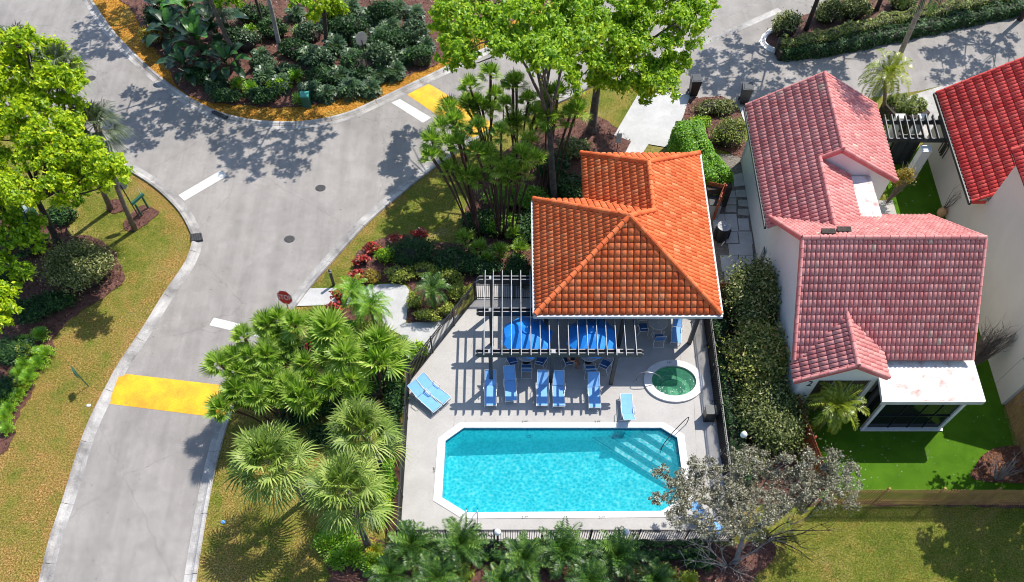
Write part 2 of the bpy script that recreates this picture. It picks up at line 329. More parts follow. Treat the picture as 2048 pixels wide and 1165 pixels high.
def inside(P, poly):
    x, y = P[:, 0], P[:, 1]; n = len(poly); c = np.zeros(len(P), bool)
    for i in range(n):
        x1, y1 = poly[i][0], poly[i][1]; x2, y2 = poly[i - 1][0], poly[i - 1][1]
        if y1 == y2: continue
        k = ((y1 > y) != (y2 > y)) & (x < (x2 - x1) * (y - y1) / (y2 - y1) + x1); c ^= k
    return c
KL = spline(ats([(70,1260),(93,1160),(112,1081),(141,993),(170,898),(192,840),(231,763),(250,729),(296,660),(337,593),(380,529),(395,485),(391,464),(369,423),(334,386),(295,356),(241,325),(190,298),(100,262),(0,235),(-150,215)]))
KR = spline(ats([(362,1290),(380,1165),(391,1095),(413,971),(443,855),(478,775),(520,698),(567,634),(623,560),(685,490),(730,442),(800,382),(860,335),(905,304),(945,278),(985,256),(1040,233),(1100,208),(1145,188),(1182,168),(1205,155)]))
KI = spline(ats([(150,-40),(174,0),(215,60),(255,105),(309,155),(364,196),(429,230),(490,246),(549,252),(620,250),(695,234),(755,208),(800,187),(898,140),(960,110),(1030,78),(1110,40),(1200,-5),(1280,-50)]))
KM = spline(ats([(1650,18),(1570,45),(1530,72),(1524,84),(1538,99),(1572,105),(1640,100),(1800,71),(2048,20),(2200,-10)]))
POOL_IN = [Vector(p) for p in ((-2.42,20.22,0),(7.93,20.22,0),(8.72,19.62,0),(8.83,16.20,0),(7.55,15.36,0),(-2.18,15.28,0),(-3.42,16.12,0),(-3.36,19.42,0))]
POOL_OUT = [Vector(p) for p in ((-2.63,20.55,0),(8.08,20.55,0),(9.1,19.80,0),(9.19,16.02,0),(7.70,15.00,0),(-2.37,14.93,0),(-3.86,15.93,0),(-3.76,19.55,0))]
SPC = (8.83, 23.13); SPI = (1.19, 0.97); SPO = (1.62, 1.36)
def ell(c, r, n=48): return [Vector((c[0] + r[0] * math.cos(2 * math.pi * k / n), c[1] + r[1] * math.sin(2 * math.pi * k / n), 0)) for k in range(n)]
DECK = [Vector(p) for p in ((-5.42,13.72,0),(10.9,13.72,0),(10.9,30.3,0),(-1.95,30.3,0),(-1.95,28.85,0),(-5.42,23.15,0))]
road_poly = [*KL, *ats([(-200,-60),(2300,-60),(2300,120),(1900,168),(1840,182),(1750,195),(1600,215),(1488,218),(1385,200),(1290,180),(1225,160)]), *KR[::-1]]
# ground sheet: a grid with a 'dry' attribute (distance to the kerbs), opened under the pool
gx = np.arange(-46, 46, 0.25); gy = np.arange(4, 66, 0.25); nx, ny = len(gx), len(gy)
GX, GY = np.meshgrid(gx, gy); GP = np.stack([GX.ravel(), GY.ravel()], 1)
def dist_to(P, line):
    d = np.full(len(P), 1e9)
    for p in line[::2]: d = np.minimum(d, np.hypot(P[:, 0] - p.x, P[:, 1] - p.y))
    return d
dL, dR, dI = dist_to(GP, KL), dist_to(GP, KR), dist_to(GP, KI)
dry = np.clip(0.95 - np.minimum(dL / 2.4, dR / 1.1), 0, 0.8)
dry = np.maximum(dry, np.clip(1.5 - dI / 3.0, 0, 1))
lowl = (GP[:, 0] < -12) & (GP[:, 1] < 31); dry = np.where(lowl, np.maximum(dry, 0.74 - 0.02 * (GP[:, 1] - 12)), dry)
midl = (GP[:, 0] > -17) & (GP[:, 0] < -4) & (GP[:, 1] < 19); dry = np.where(midl, np.maximum(dry * 0.6, 0.3), dry)
idx = np.arange(nx * ny).reshape(ny, nx)
F = np.stack([idx[:-1, :-1], idx[:-1, 1:], idx[1:, 1:], idx[1:, :-1]], -1).reshape(-1, 4)
fc = GP[F].mean(1)
hole = inside(fc, [p * 1.0 for p in [Vector((-3.75,15,0)),Vector((9.1,15,0)),Vector((9.1,20.5,0)),Vector((-3.75,20.5,0))]]) | (((fc[:, 0] - SPC[0]) / 1.5) ** 2 + ((fc[:, 1] - SPC[1]) / 1.25) ** 2 < 1)
F = F[~hole]
ground = np_mesh('ground', np.concatenate([GP, np.zeros((len(GP), 1))], 1), F, np.full(len(F), 0.5), M['lawn'])
a = ground.data.attributes.new('dry', 'FLOAT', 'POINT'); a.data.foreach_set('value', dry.astype(np.float32)); tag(ground, kind='structure')
far = MB(); far.add([(-220,-160,-0.05),(220,-160,-0.05),(220,4,-0.05),(-220,4,-0.05),(-220,66,-0.05),(220,66,-0.05),(220,260,-0.05),(-220,260,-0.05),(-46,4,-0.05),(-46,66,-0.05),(46,4,-0.05),(46,66,-0.05)],
    [(0,1,2,3),(4,5,6,7),(3,8,9,4),(10,2,5,11)])
tag(far.build('terrain', M['lawn']), kind='structure')
def road_mat():
    m, nt, N, L, P = newmat('worn_asphalt'); tc = N.new('ShaderNodeTexCoord').outputs['Object']
    n1 = noise(N, L, 0.16, 4, 0.55, tc, 0.6); r1 = ramp(N, [(0.35, (0.285, 0.262, 0.243)), (0.65, (0.355, 0.326, 0.302))]); L.new(n1.outputs[0], r1.inputs[0])
    n2 = noise(N, L, 1.1, 6, 0.7, tc, 0.4); r2 = ramp(N, [(0.3, (0.86,) * 3), (0.7, (1.1,) * 3)]); L.new(n2.outputs[0], r2.inputs[0]); col = mixc(N, L, r1.outputs[0], r2.outputs[0], 1.0, 'MULTIPLY')
    n3 = noise(N, L, 26, 3, 0.8, tc); r3 = ramp(N, [(0.3, (0.70,) * 3), (0.7, (1.22,) * 3)]); L.new(n3.outputs[0], r3.inputs[0]); col = mixc(N, L, col, r3.outputs[0], 1.0, 'MULTIPLY')
    n4 = noise(N, L, 5.5, 2, 0.5, tc); r4 = ramp(N, [(0.735, (0, 0, 0)), (0.76, (1, 1, 1))]); L.new(n4.outputs[0], r4.inputs[0]); col = mixc(N, L, col, (0.09, 0.08, 0.075), r4.outputs[0])
    mp = N.new('ShaderNodeMapping'); L.new(tc, mp.inputs[0]); mp.inputs['Rotation'].default_value = (0, 0, -0.62); mp.inputs['Scale'].default_value = (1.3, 0.10, 1)
    n5 = noise(N, L, 1.0, 3, 0.6, mp.outputs[0]); r5 = ramp(N, [(0.38, (0.90,) * 3), (0.6, (1.04,) * 3)]); L.new(n5.outputs[0], r5.inputs[0]); col = mixc(N, L, col, r5.outputs[0], 1.0, 'MULTIPLY')
    v = N.new('ShaderNodeTexVoronoi'); v.feature = 'DISTANCE_TO_EDGE'; v.inputs['Scale'].default_value = 0.13; v.inputs['Randomness'].default_value = 1.0; wv = N.new('ShaderNodeVectorMath'); wv.operation = 'ADD'; nw = noise(N, L, 0.8, 5, 0.7, tc); L.new(tc, wv.inputs[0]); L.new(nw.outputs['Color'], wv.inputs[1]); L.new(wv.outputs[0], v.inputs['Vector'])
    r6 = ramp(N, [(0.0, (0.72,) * 3), (0.0035, (1,) * 3)]); L.new(v.outputs[0], r6.inputs[0]); col = mixc(N, L, col, r6.outputs[0], 0.8, 'MULTIPLY')
    L.new(col, P.inputs['Base Color']); P.inputs['Roughness'].default_value = 0.92; P.inputs['Specular IOR Level'].default_value = 0.25; bump(N, L, P, n3.outputs[0], 0.5); return m
M['road'] = road_mat(); sheet('road', [road_poly], 0.006, M['road'])
for q_ in ([(800,235),(850,222),(872,250),(820,262)], [(655,258),(722,243),(735,258),(668,274)]): pass
# raised island lawns
isl = [*KI, *ats([(1300,-60),(130,-60)])]
island = sheet('island_lawn', [isl], 0.03, M['orange_lawn'])
a = island.data.attributes.new('dry', 'FLOAT', 'POINT'); a.data.foreach_set('value', [1.0] * len(island.data.vertices))
med = [*KM, *ats([(2200,-60),(1800,-60)])]
sheet('median_bed', [med], 0.03, M['mulch'])
# kerbs: gutter pan, raised back, joints every 3 m
def kerb(name, line, w=0.62, side=1, top=0.11, mat=None, z=0.0):
    mb = MB(); acc = 0; seg = []
    prof = [(-0.5, 0.016), (-0.05, 0.012), (0.12, 0.055), (0.24, top), (0.46, top), (0.5, 0.02)]
    rows = []
    for i, p in enumerate(line):
        d = (line[min(i + 1, len(line) - 1)] - line[max(i - 1, 0)]); d.z = 0; d.normalize(); nrm = Vector((-d.y, d.x, 0)) * side
        rows.append([p + nrm * (u * w) + Vector((0, 0, h + z)) for u, h in prof])
    k = len(prof); r0 = random.random(); since = 0
    for i in range(len(rows) - 1):
        L_ = (line[i + 1] - line[i]).length; since += L_
        A, B = rows[i], rows[i + 1]
        if since > 3.2:
            B = [a_.lerp(b_, 1 - 0.03 / max(L_, 0.04)) for a_, b_ in zip(A, B)]; since = 0; r0 = random.random()
        mb.rnd = r0
        fs = [(j, j + 1, k + j + 1, k + j) if side < 0 else (j + 1, j, k + j, k + j + 1) for j in range(k - 1)]
        mb.add(A + B, fs)
    o = mb.build(name, mat or M['gutter'], smooth=False); return tag(o, kind='structure')
kerb('kerb', KL, side=1); kerb('kerb', KR, side=-1); kerb('kerb', KI, side=1)
kerb('kerb', KM[12:], w=0.4, side=1, mat=M['coping'])
vg = spline(ats([(1205,155),(1290,125),(1345,105),(1403,88),(1470,60),(1560,20)]))
mb = MB()
for i in range(len(vg) - 1):
    n_ = Vector((-(vg[i + 1] - vg[i]).y, (vg[i + 1] - vg[i]).x, 0)).normalized() * 0.25; z_ = Vector((0, 0, 0.012))
    mb.add([vg[i] - n_ + z_, vg[i + 1] - n_ + z_, vg[i + 1] + n_ + z_, vg[i] + n_ + z_], [(0, 1, 2, 3)])
tag(mb.build('valley_gutter', M['gutter']), kind='structure')
# painted stop lines
for px in ([(357,391),(441,342),(455,352),(369,402)], [(783,206),(800,199),(862,236),(846,246)], [(419,651),(428,636),(560,668),(553,683)]):
    sheet('stop_line', [ats(px)], 0.012, M['paint_white'])
# yellow speed humps
def hump(label, px):
    q = ats(px); c = sum(q, Vector()) / 4; t = thing('speed_hump', label, 'speed hump', (c.x, c.y, 0))
    mb = MB(); n = 14; rows = []
    for i in range(n + 1):
        f = i / n; h = 0.012 + 0.07 * math.sin(math.pi * f) ** 0.8
        row = []
        for j in range(17):
            g = j / 16; p = (q[0].lerp(q[1], f)).lerp(q[3].lerp(q[2], f), g); row.append(Vector((p.x, p.y, h * (0.25 + 0.75 * min(1, 6 * min(g, 1 - g) + 0.05)))))
        rows.append(row)
    vs = [p for r in rows for p in r]; fs = [(i * 17 + j, i * 17 + j + 1, (i + 1) * 17 + j + 1, (i + 1) * 17 + j) for i in range(n) for j in range(16)]
    a_ = (vs[17] - vs[0]).cross(vs[1] - vs[0]).z
    mb.add(vs, fs if a_ < 0 else [f[::-1] for f in fs])
    mb.build('painted_top', M['paint_yellow'], t, True, off=c)
hump('yellow painted speed hump across the lower road beside the fan palms', [(240,747),(217,808),(455,838),(462,773)])
hump('yellow painted speed hump partly behind the slender palms in front of the large tree', [(814,190),(858,168),(1000,256),(950,282)])
# beds of mulch, chips included in the same sheet
def pts_in(poly, n):
    P = np.array([[p[0], p[1]] for p in poly]); lo, hi = P.min(0), P.max(0); out = np.zeros((0, 2))
    while len(out) < n:
        q = RNG.uniform(lo, hi, (n, 2)); out = np.concatenate([out, q[inside(q, poly)]])
    return out[:n]
def area(poly): return abs(sum(poly[i][0] * poly[i - 1][1] - poly[i - 1][0] * poly[i][1] for i in range(len(poly)))) / 2
M['chips'] = leafmat('mulch_chips', [(0, (0.05, 0.02, 0.016)), (0.5, (0.17, 0.065, 0.05)), (0.85, (0.26, 0.12, 0.08)), (0.93, (0.40, 0.24, 0.13)), (1, (0.55, 0.45, 0.35))], 0.0, 0.9, 0.1)
M['chips_or'] = leafmat('orange_mulch_chips', [(0, (0.14, 0.055, 0.02)), (0.6, (0.34, 0.14, 0.05)), (1, (0.48, 0.24, 0.10))], 0.0, 0.9, 0.1)
def litter(n, poly, z, size, up=0.6):
    C = np.concatenate([pts_in(poly, n), np.full((n, 1), z)], 1)
    C[:, 2] += RNG.uniform(0, 0.05, n)
    return leaf_quads(C, size, up=up)
def leaf_quads(C, size, up=0.0, out=None, aspect=0.45, jitter=0.35):
    "diamond leaves at centres C; normals biased up / outwards"
    n = len(C); nrm = RNG.normal(size=(n, 3)); nrm /= np.linalg.norm(nrm, axis=1)[:, None]
    nrm[:, 2] = np.abs(nrm[:, 2]); nrm[:, 2] += up
    if out is not None: nrm += out
    nrm /= np.linalg.norm(nrm, axis=1)[:, None] + 1e-9
    t = RNG.normal(size=(n, 3)); t -= nrm * (t * nrm).sum(1)[:, None]; t /= np.linalg.norm(t, axis=1)[:, None] + 1e-9
    b = np.cross(nrm, t); s = size * RNG.uniform(1 - jitter, 1 + jitter, n)[:, None]
    v = np.stack([C - t * s, C + b * s * aspect - nrm * s * 0.12, C + t * s, C - b * s * aspect - nrm * s * 0.12], 1).reshape(-1, 3)
    return v, np.arange(4 * n).reshape(n, 4), RNG.random(n)
def bed(name, px, world=None, dens=55, z=0.035, mat=None, amp=0.1, chip='chips'):
    rim = ragged(world if world else ats(px), amp)
    n = int(min(area(rim) * dens, 9000)); V, Fq, R = litter(n, rim, z + 0.01, 0.055)
    lo = [Vector((p.x, p.y, z)) for p in rim]; tr = geometry.tessellate_polygon([lo]); vs = np.array([tuple(p) for p in lo])
    T = []
    for t in tr:
        a_, b_, c_ = (lo[i] for i in t); T.append(list(t if (b_ - a_).cross(c_ - a_).z > 0 else t[::-1]))
    me = bpy.data.meshes.new(name)
    fs = T + (Fq + len(vs)).tolist(); me.from_pydata(np.concatenate([vs, V]).tolist(), [], fs)
    me.materials.append(mat or M['mulch']); me.materials.append(M[chip])
    me.polygons.foreach_set('material_index', [0] * len(T) + [1] * n)
    a_ = me.attributes.new('rnd', 'FLOAT', 'FACE'); a_.data.foreach_set('value', [0.5] * len(T) + R.tolist())
    return tag(link(bpy.data.objects.new(name, me)), kind='structure')
BEDS = []
def B(name, px, **k): BEDS.append(ats(px)); return bed(name, px, **k)
B('mulch_bed', [(-120,360),(60,425),(125,425),(140,470),(180,470),(225,500),(247,541),(247,565),(206,598),(165,622),(113,668),(110,696),(103,716),(69,758),(66,785),(38,832),(21,889),(-30,930),(-160,960)])
B('mulch_bed', [(214,404),(232,398),(252,406),(250,422),(228,428),(212,418)], amp=0.04)
B('mulch_bed', [(247,452),(262,430),(285,412),(318,424),(305,440),(283,456),(268,466),(250,462)], amp=0.05)
B('mulch_bed', [(255,-50),(264,20),(302,86),(330,130),(364,182),(412,204),(480,212),(549,216),(635,211),(703,190),(792,160),(868,134),(900,105),(960,70),(1100,10),(1200,-55)], z=0.055, dens=26)
B('mulch_bed', [(687,604),(702,545),(728,492),(800,470),(870,487),(925,478),(938,400),(980,330),(1060,268),(1120,240),(1165,236),(1200,236),(1238,262),(1262,286),(1246,318),(1300,330),(1300,540),(960,560),(905,640),(875,640),(815,645),(822,575),(790,566),(740,570)], dens=45)
B('mulch_bed', [(640,640),(740,612),(768,655),(800,672),(842,705),(806,765),(796,1070),(770,1060),(765,860),(640,830),(520,800),(520,740),(570,690)], dens=45)
B('mulch_bed', [(650,1075),(700,1050),(795,1090),(1100,1092),(1460,1090),(1540,1085),(1545,1120),(1500,1165),(1440,1260),(700,1260),(660,1140)], dens=45)
B('mulch_bed', [(1375,205),(1400,196),(1450,196),(1478,225),(1492,300),(1480,318),(1440,300),(1350,300)], dens=45)
bed('mulch_bed', None, world=[Vector(p) for p in ((10.98,14.2,0),(12.5,14.0,0),(15.6,15.8,0),(26,15.5,0),(26.2,15.95,0),(15.5,16.1,0),(15.3,21,0),(14.3,23,0),(14.3,28,0),(11.0,28.5,0))], dens=30, z=0.03)
BEDS.append([Vector(p) for p in ((10.98,14.2,0),(12.5,14.0,0),(15.6,15.8,0),(15.3,21,0),(14.3,23,0),(14.3,28,0),(11.0,28.5,0))])
# concrete
sheet('walkway', [spline(ats([(583,614),(612,578),(700,577),(735,573)]),9) + spline(ats([(760,570),(792,569),(812,573),(819,582)])) + ats([(812,648),(872,643),(930,628),(862,708),(838,705),(800,670),(766,654),(765,628),(735,609)])], 0.045, M['walk'])
sheet('driveway', [ats([(1283,178),(1380,192),(1366,235),(1338,297),(1297,290),(1283,311),(1280,330),(1235,330),(1248,311),(1262,284),(1228,272)])], 0.045, M['walk'])
sheet('driveway', [ats([(1478,215),(1520,215),(1530,260),(1494,250),(1486,240)])], 0.04, M['walk'])
sheet('driveway', [ats([(1822,192),(1900,168),(2100,140),(2100,330),(1860,290),(1800,260),(1790,215)])], 0.04, M['concrete'])
sheet('gravel_path', [ats([(1392,310),(1482,310),(1500,340),(1520,450),(1545,520),(1560,600),(1440,600),(1400,500)])], 0.026, M['gravel'])
sheet('side_path', [[Vector(p) for p in ((22.0,31.9,0),(23.35,31.9,0),(23.3,36.4,0),(21.9,36.4,0))]], 0.045, M['paver'])
# artificial lawn of the pink house
TURF = [Vector(p) for p in ((15.5,16.1,0),(26.2,16.1,0),(26.2,41,0),(23.0,41,0),(23.0,27,0),(15.5,27,0))]
sheet('artificial_lawn', [TURF], 0.03, M['turf'])
bed('mulch_bed', None, world=ats([(1947,960),(1955,925),(1980,902),(2020,893),(2070,900),(2080,962)]), dens=120, z=0.05, amp=0.03, chip='chips_or', mat=M['mulch'])
# stepping stones and pavers (countable: one object each)
st = [((1466,352),(1484,348),(1493,372),(1468,376)), ((1470,382),(1494,382),(1497,396),(1472,396)), ((1457,384),(1469,384),(1471,397),(1454,397)),
      ((1451,398),(1472,398),(1472,411),(1450,411)), ((1476,402),(1497,402),(1499,415),(1476,414)), ((1451,413),(1472,413),(1472,426),(1450,426)), ((1475,420),(1497,420),(1497,433),(1475,431))]
lab = ['topmost pale stepping stone beside the clipped hedge', 'pale stepping stone by the white wall, second from the top', 'small pale stepping stone touching the hedge', 'square pale stepping stone, third down on the hedge side',
       'square pale stepping stone, third down on the white wall side', 'square pale stepping stone next to the large pavers, hedge side', 'lowest pale stepping stone in the gravel by the white wall']
for q, l in zip(st, lab):
    p = ats(q); c = sum(p, Vector()) / 4; mb = MB(); mb.prism([v - c for v in p], 0.02, 0.07)
    o = mb.build('stepping_stone', M['paver']); o.location = c; tag(o, l, 'stepping stone', 'stepping stones in the gravel path')
mb = MB(); pv = [(1424,430,1448,458),(1449,430,1472,465),(1449,466,1474,488),(1475,439,1496,463),(1476,465,1502,490),(1456,490,1503,512),(1440,513,1505,545),(1448,546,1510,590)]
for x0, y0, x1, y1 in pv:
    sk = (y1 - y0) * 0.12; mb.prism(ats([(x0, y0), (x1, y0), (x1 + sk, y1), (x0 + sk, y1)]), 0.02, 0.06)
tag(mb.build('paver_terrace', M['walk']), kind='structure')
# ------------------------------------------------------------------ manholes, drains
def manhole(x, y, label, r=0.33):
    p = at(x, y); t = thing('manhole_cover', label, 'manhole', (p.x, p.y, 0.006))
    mb = MB(); mb.lathe([(r + 0.05, 0.0), (r + 0.05, 0.008), (r + 0.012, 0.010), (r + 0.012, 0.002)], 24, sy=0.88); mb.build('frame', M['iron'], t)
    mb = MB(); mb.lathe([(r, 0.0), (r, 0.012)], 24, sy=0.88)
    for i in range(-3, 4):
        for j in range(-3, 4):
            if i * i + j * j < 10: mb.box((i * 0.08, j * 0.07, 0.014), (0.045, 0.045, 0.006))
    mb.build('lid', M['iron'], t)
manhole(641, 377, 'round iron manhole cover in the middle of the junction, the upper one', 0.27)
manhole(579, 479, 'round iron manhole cover in the lower road above the STOP sign', 0.27)
manhole(183, 157, 'round iron manhole cover in the dappled shade at the upper left', 0.24)
def grate(px, label):
    p = ats(px, 0.0); c = sum(p, Vector()) / 4; t = thing('storm_drain', label, 'storm drain', (c.x, c.y, 0))
    mb = MB(); mb.prism([v - c for v in p], 0.02, 0.125); mb.build('frame', M['iron'], t)
    mb = MB()
    for k in range(5):
        f = (k + 0.5) / 5; a_ = p[0].lerp(p[1], f) - c; b_ = p[3].lerp(p[2], f) - c; a_.z = b_.z = 0.135; mb.bar(a_, b_, 0.035, 0.015)
    mb.build('grate', M['black'], t)
grate([(382,472),(404,469),(407,483),(384,486)], 'dark storm drain set in the kerb at the road bend')
grate([(424,228),(430,225),(458,237),(452,240)], 'dark storm drain slot in the kerb of the planted island')
# ------------------------------------------------------------------ pool deck, pool, spa
sheet('pool_deck', [DECK, POOL_OUT, ell(SPC, SPO)], 0.05, M['deck'])
for k_, q_ in enumerate(([(812,776),(1360,778)], [(1355,640),(1365,770)], [(1388,800),(1400,1040)], [(955,640),(905,860)])):
    g0, g1 = ats(q_, 0.053); mb = MB(); mb.bar(g0, g1, 0.02, 0.004); tag(mb.build('deck_joint', M['gutter']), kind='structure')
mb = MB(); n = len(DECK)
for i in range(n):
    a_, b_ = DECK[i], DECK[(i + 1) % n]; mb.add([(a_.x, a_.y, 0), (b_.x, b_.y, 0), (b_.x, b_.y, 0.05), (a_.x, a_.y, 0.05)], [(0, 1, 2, 3)])
tag(mb.build('deck_edge', M['deck']), kind='structure')
def ring(mb, A, Bq, z0, z1, inner_down=None):
    n = len(A)
    for i in range(n):
        j = (i + 1) % n; a0, a1, b0, b1 = A[i], A[j], Bq[i], Bq[j]
        mb.add([(a0.x, a0.y, z1), (a1.x, a1.y, z1), (b1.x, b1.y, z1), (b0.x, b0.y, z1)], [(0, 1, 2, 3)])
        mb.add([(b0.x, b0.y, z1), (b1.x, b1.y, z1), (b1.x, b1.y, z0), (b0.x, b0.y, z0)], [(0, 1, 2, 3)])
        mb.add([(a0.x, a0.y, z0), (a1.x, a1.y, z0), (a1.x, a1.y, z1), (a0.x, a0.y, z1)], [(0, 1, 2, 3)])
def plaster(name, c1, c2):
    return surf(name, c1, c2, 0.7, 0.8, 30, None, 0.0, fine=0.06)
M['plaster'] = plaster('pool_plaster', (0.26, 0.78, 0.80), (0.22, 0.72, 0.74))
M['spaplaster'] = plaster('spa_plaster', (0.48, 0.72, 0.54), (0.44, 0.66, 0.50))
M['tileline'] = surf('waterline_tile', (0.01, 0.12, 0.28), (0.01, 0.09, 0.22), 0.3, 6, 30, None, 0.0)
def water(name, tint, scale, amt, tint2, body):
    m, nt, N, L, P = newmat(name); tc = N.new('ShaderNodeTexCoord').outputs['Object']
    mp = N.new('ShaderNodeMapping'); L.new(tc, mp.inputs[0]); mp.inputs['Scale'].default_value = (1.0, 1.15, 1)
    wob = noise(N, L, 0.9, 2, 0.5, mp.outputs[0]); ad = N.new('ShaderNodeVectorMath'); ad.operation = 'MULTIPLY_ADD'
    L.new(wob.outputs['Color'], ad.inputs[0]); ad.inputs[1].default_value = (0.55, 0.55, 0); L.new(mp.outputs[0], ad.inputs[2])
    v = N.new('ShaderNodeTexVoronoi'); v.feature = 'SMOOTH_F1'; v.inputs['Scale'].default_value = scale; v.inputs['Smoothness'].default_value = 0.6; L.new(ad.outputs[0], v.inputs['Vector'])
    n2 = noise(N, L, 1.1, 3, 0.6, tc)
    r = ramp(N, [(0.15, tint2), (0.5, tint), (0.78, (min(1, tint[0] * 2.0 + 0.1), 1, 1))]); L.new(v.outputs['Distance'], r.inputs[0])  # cell pattern paints the caustic light net into the water's tint
    g = ramp(N, [(0.35, (0.86,) * 3), (0.65, (1.0,) * 3)]); L.new(n2.outputs[0], g.inputs[0])
    col = mixc(N, L, r.outputs[0], g.outputs[0], 1.0, 'MULTIPLY')
    T = N.new('ShaderNodeBsdfTransparent'); L.new(col, T.inputs[0])
    G = N.new('ShaderNodeBsdfGlossy'); G.inputs['Roughness'].default_value = 0.06
    bn = N.new('ShaderNodeBump'); bn.inputs['Strength'].default_value = 0.3; bn.inputs['Distance'].default_value = 0.015; L.new(v.outputs['Distance'], bn.inputs['Height']); L.new(bn.outputs[0], G.inputs['Normal'])
    f = N.new('ShaderNodeFresnel'); f.inputs[0].default_value = 1.33; L.new(bn.outputs[0], f.inputs['Normal'])
    Df = N.new('ShaderNodeBsdfDiffuse'); Df.inputs[0].default_value = (*body, 1); m0 = N.new('ShaderNodeMixShader'); m0.inputs[0].default_value = amt; L.new(T.outputs[0], m0.inputs[1]); L.new(Df.outputs[0], m0.inputs[2])
    mx = N.new('ShaderNodeMixShader'); L.new(f.outputs[0], mx.inputs[0]); L.new(m0.outputs[0], mx.inputs[1]); L.new(G.outputs[0], mx.inputs[2])
    L.new(mx.outputs[0], N['Material Output'].inputs[0]); return m
M['water'] = water('pool_water', (0.46, 0.87, 0.90), 5.6, 0.27, (0.10, 0.62, 0.72), (0.006, 0.48, 0.60))
M['spawater'] = water('spa_water', (0.42, 0.76, 0.56), 6.5, 0.35, (0.36, 0.70, 0.50), (0.10, 0.36, 0.22))
pc = Vector((2.7, 17.8, 0))
pool = thing('swimming_pool', 'long eight-sided swimming pool of turquoise water with white coping', 'swimming pool', pc)
mb = MB(); ring(mb, POOL_OUT, POOL_IN, 0.0, 0.075); mb.build('coping', M['coping'], pool, off=pc)
mb = MB(); n = len(POOL_IN); dep = 1.25
zs = [-(1.35 if p.x < 0 else 1.0) for p in POOL_IN]
for i in range(n):
    j = (i + 1) % n; a_, b_ = POOL_IN[i], POOL_IN[j]
    mb.add([(a_.x, a_.y, -0.14), (b_.x, b_.y, -0.14), (b_.x, b_.y, zs[j]), (a_.x, a_.y, zs[i])], [(3, 2, 1, 0)])
mb.poly([(p.x, p.y, z) for p, z in zip(POOL_IN[::-1], zs[::-1])]); mb.build('basin', M['plaster'], pool, off=pc)
mb = MB()
for i in range(n):
    j = (i + 1) % n; a_, b_ = POOL_IN[i], POOL_IN[j]
    mb.add([(a_.x, a_.y, 0.0), (b_.x, b_.y, 0.0), (b_.x, b_.y, -0.14), (a_.x, a_.y, -0.14)], [(3, 2, 1, 0)])
mb.build('waterline_tiles', M['tileline'], pool, off=pc)
# corner steps, one below the other
c0 = Vector((7.93,20.22,0)); c1 = Vector((8.72,19.62,0)); u = (c1 - c0).normalized(); nn = Vector((u.y, -u.x, 0)) * -1
nn = Vector((-u.y, u.x, 0)); nn = nn if nn.y < 0 else -nn
for k, (off, z) in enumerate(((0.62, -0.24), (1.12, -0.44), (1.62, -0.64), (2.12, -0.84))):
    def cut(o):
        p = c0 + nn * o; tl = (20.22 - p.y) / u.y if abs(u.y) > 1e-6 else 0; A_ = p + u * tl
        tr_ = (8.78 - p.x) / u.x; B_ = p + u * tr_; return A_, B_
    A_, B_ = cut(off)
    if k == 0: q = [Vector((A_.x, 20.22, 0)), c0, c1, Vector((8.75, B_.y, 0))]
    else: q = [Vector((A_.x, 20.215, 0)), PA, PB, Vector((8.775, B_.y, 0))]
    PA, PB = Vector((A_.x, 20.218, 0)), Vector((8.77, B_.y, 0))
    mb = MB(); mb.prism(q, -1.02, z); o = mb.build('step', M['coping'], pool, off=pc)
    mb = MB(); mb.bar(A_ + Vector((0, -0.02, z + 0.012)), B_ + Vector((-0.04, 0, z + 0.012)), 0.06, 0.02); mb.build('step_edge', M['tileline'], o)
    o.children[0].location = -pc
mb = MB(); mb.poly([(p.x, p.y, -0.10) for p in POOL_IN[::-1]]); w = mb.build('water', M['water'], pool, off=pc)
for x, z in ((1.0, -0.75), (6.6, -0.6)):
    mb = MB(); vs = [(x + 0.12 * math.cos(t), 20.20, z + 0.12 * math.sin(t)) for t in np.linspace(0, 2 * math.pi, 14, endpoint=False)]
    mb.tube(vs + vs[:1], 0.025, 5, False); mb.build('pool_light', M['tileline'], pool, off=pc)
def text_mesh(name, body, size, mat, parent, loc, rot=(0, 0, 0), depth=0.002, sx=1.0):
    cu = bpy.data.curves.new(name, 'FONT'); cu.body = body; cu.size = size; cu.extrude = depth; cu.align_x = 'CENTER'; cu.align_y = 'CENTER'
    ob = bpy.data.objects.new(name, cu); S.collection.objects.link(ob); dg = bpy.context.evaluated_depsgraph_get()
    me = bpy.data.meshes.new_from_object(ob.evaluated_get(dg)); bpy.data.objects.remove(ob)
    me.materials.clear(); me.materials.append(mat); o = link(bpy.data.objects.new(name, me), parent); o.location = loc; o.rotation_euler = rot; o.scale = (sx, 1, 1); return o
for x, y, r in ((1050, 844, 0), (1195, 844, 0), (1050, 1035.5, 0), (1204, 1035, 0), (869, 940, math.pi / 2)):
    p = at(x, y, 0.075); text_mesh('depth_mark', '5 FT', 0.17, M['black'], pool, Vector((p.x, p.y, 0.08)) - pc, (0, 0, r))
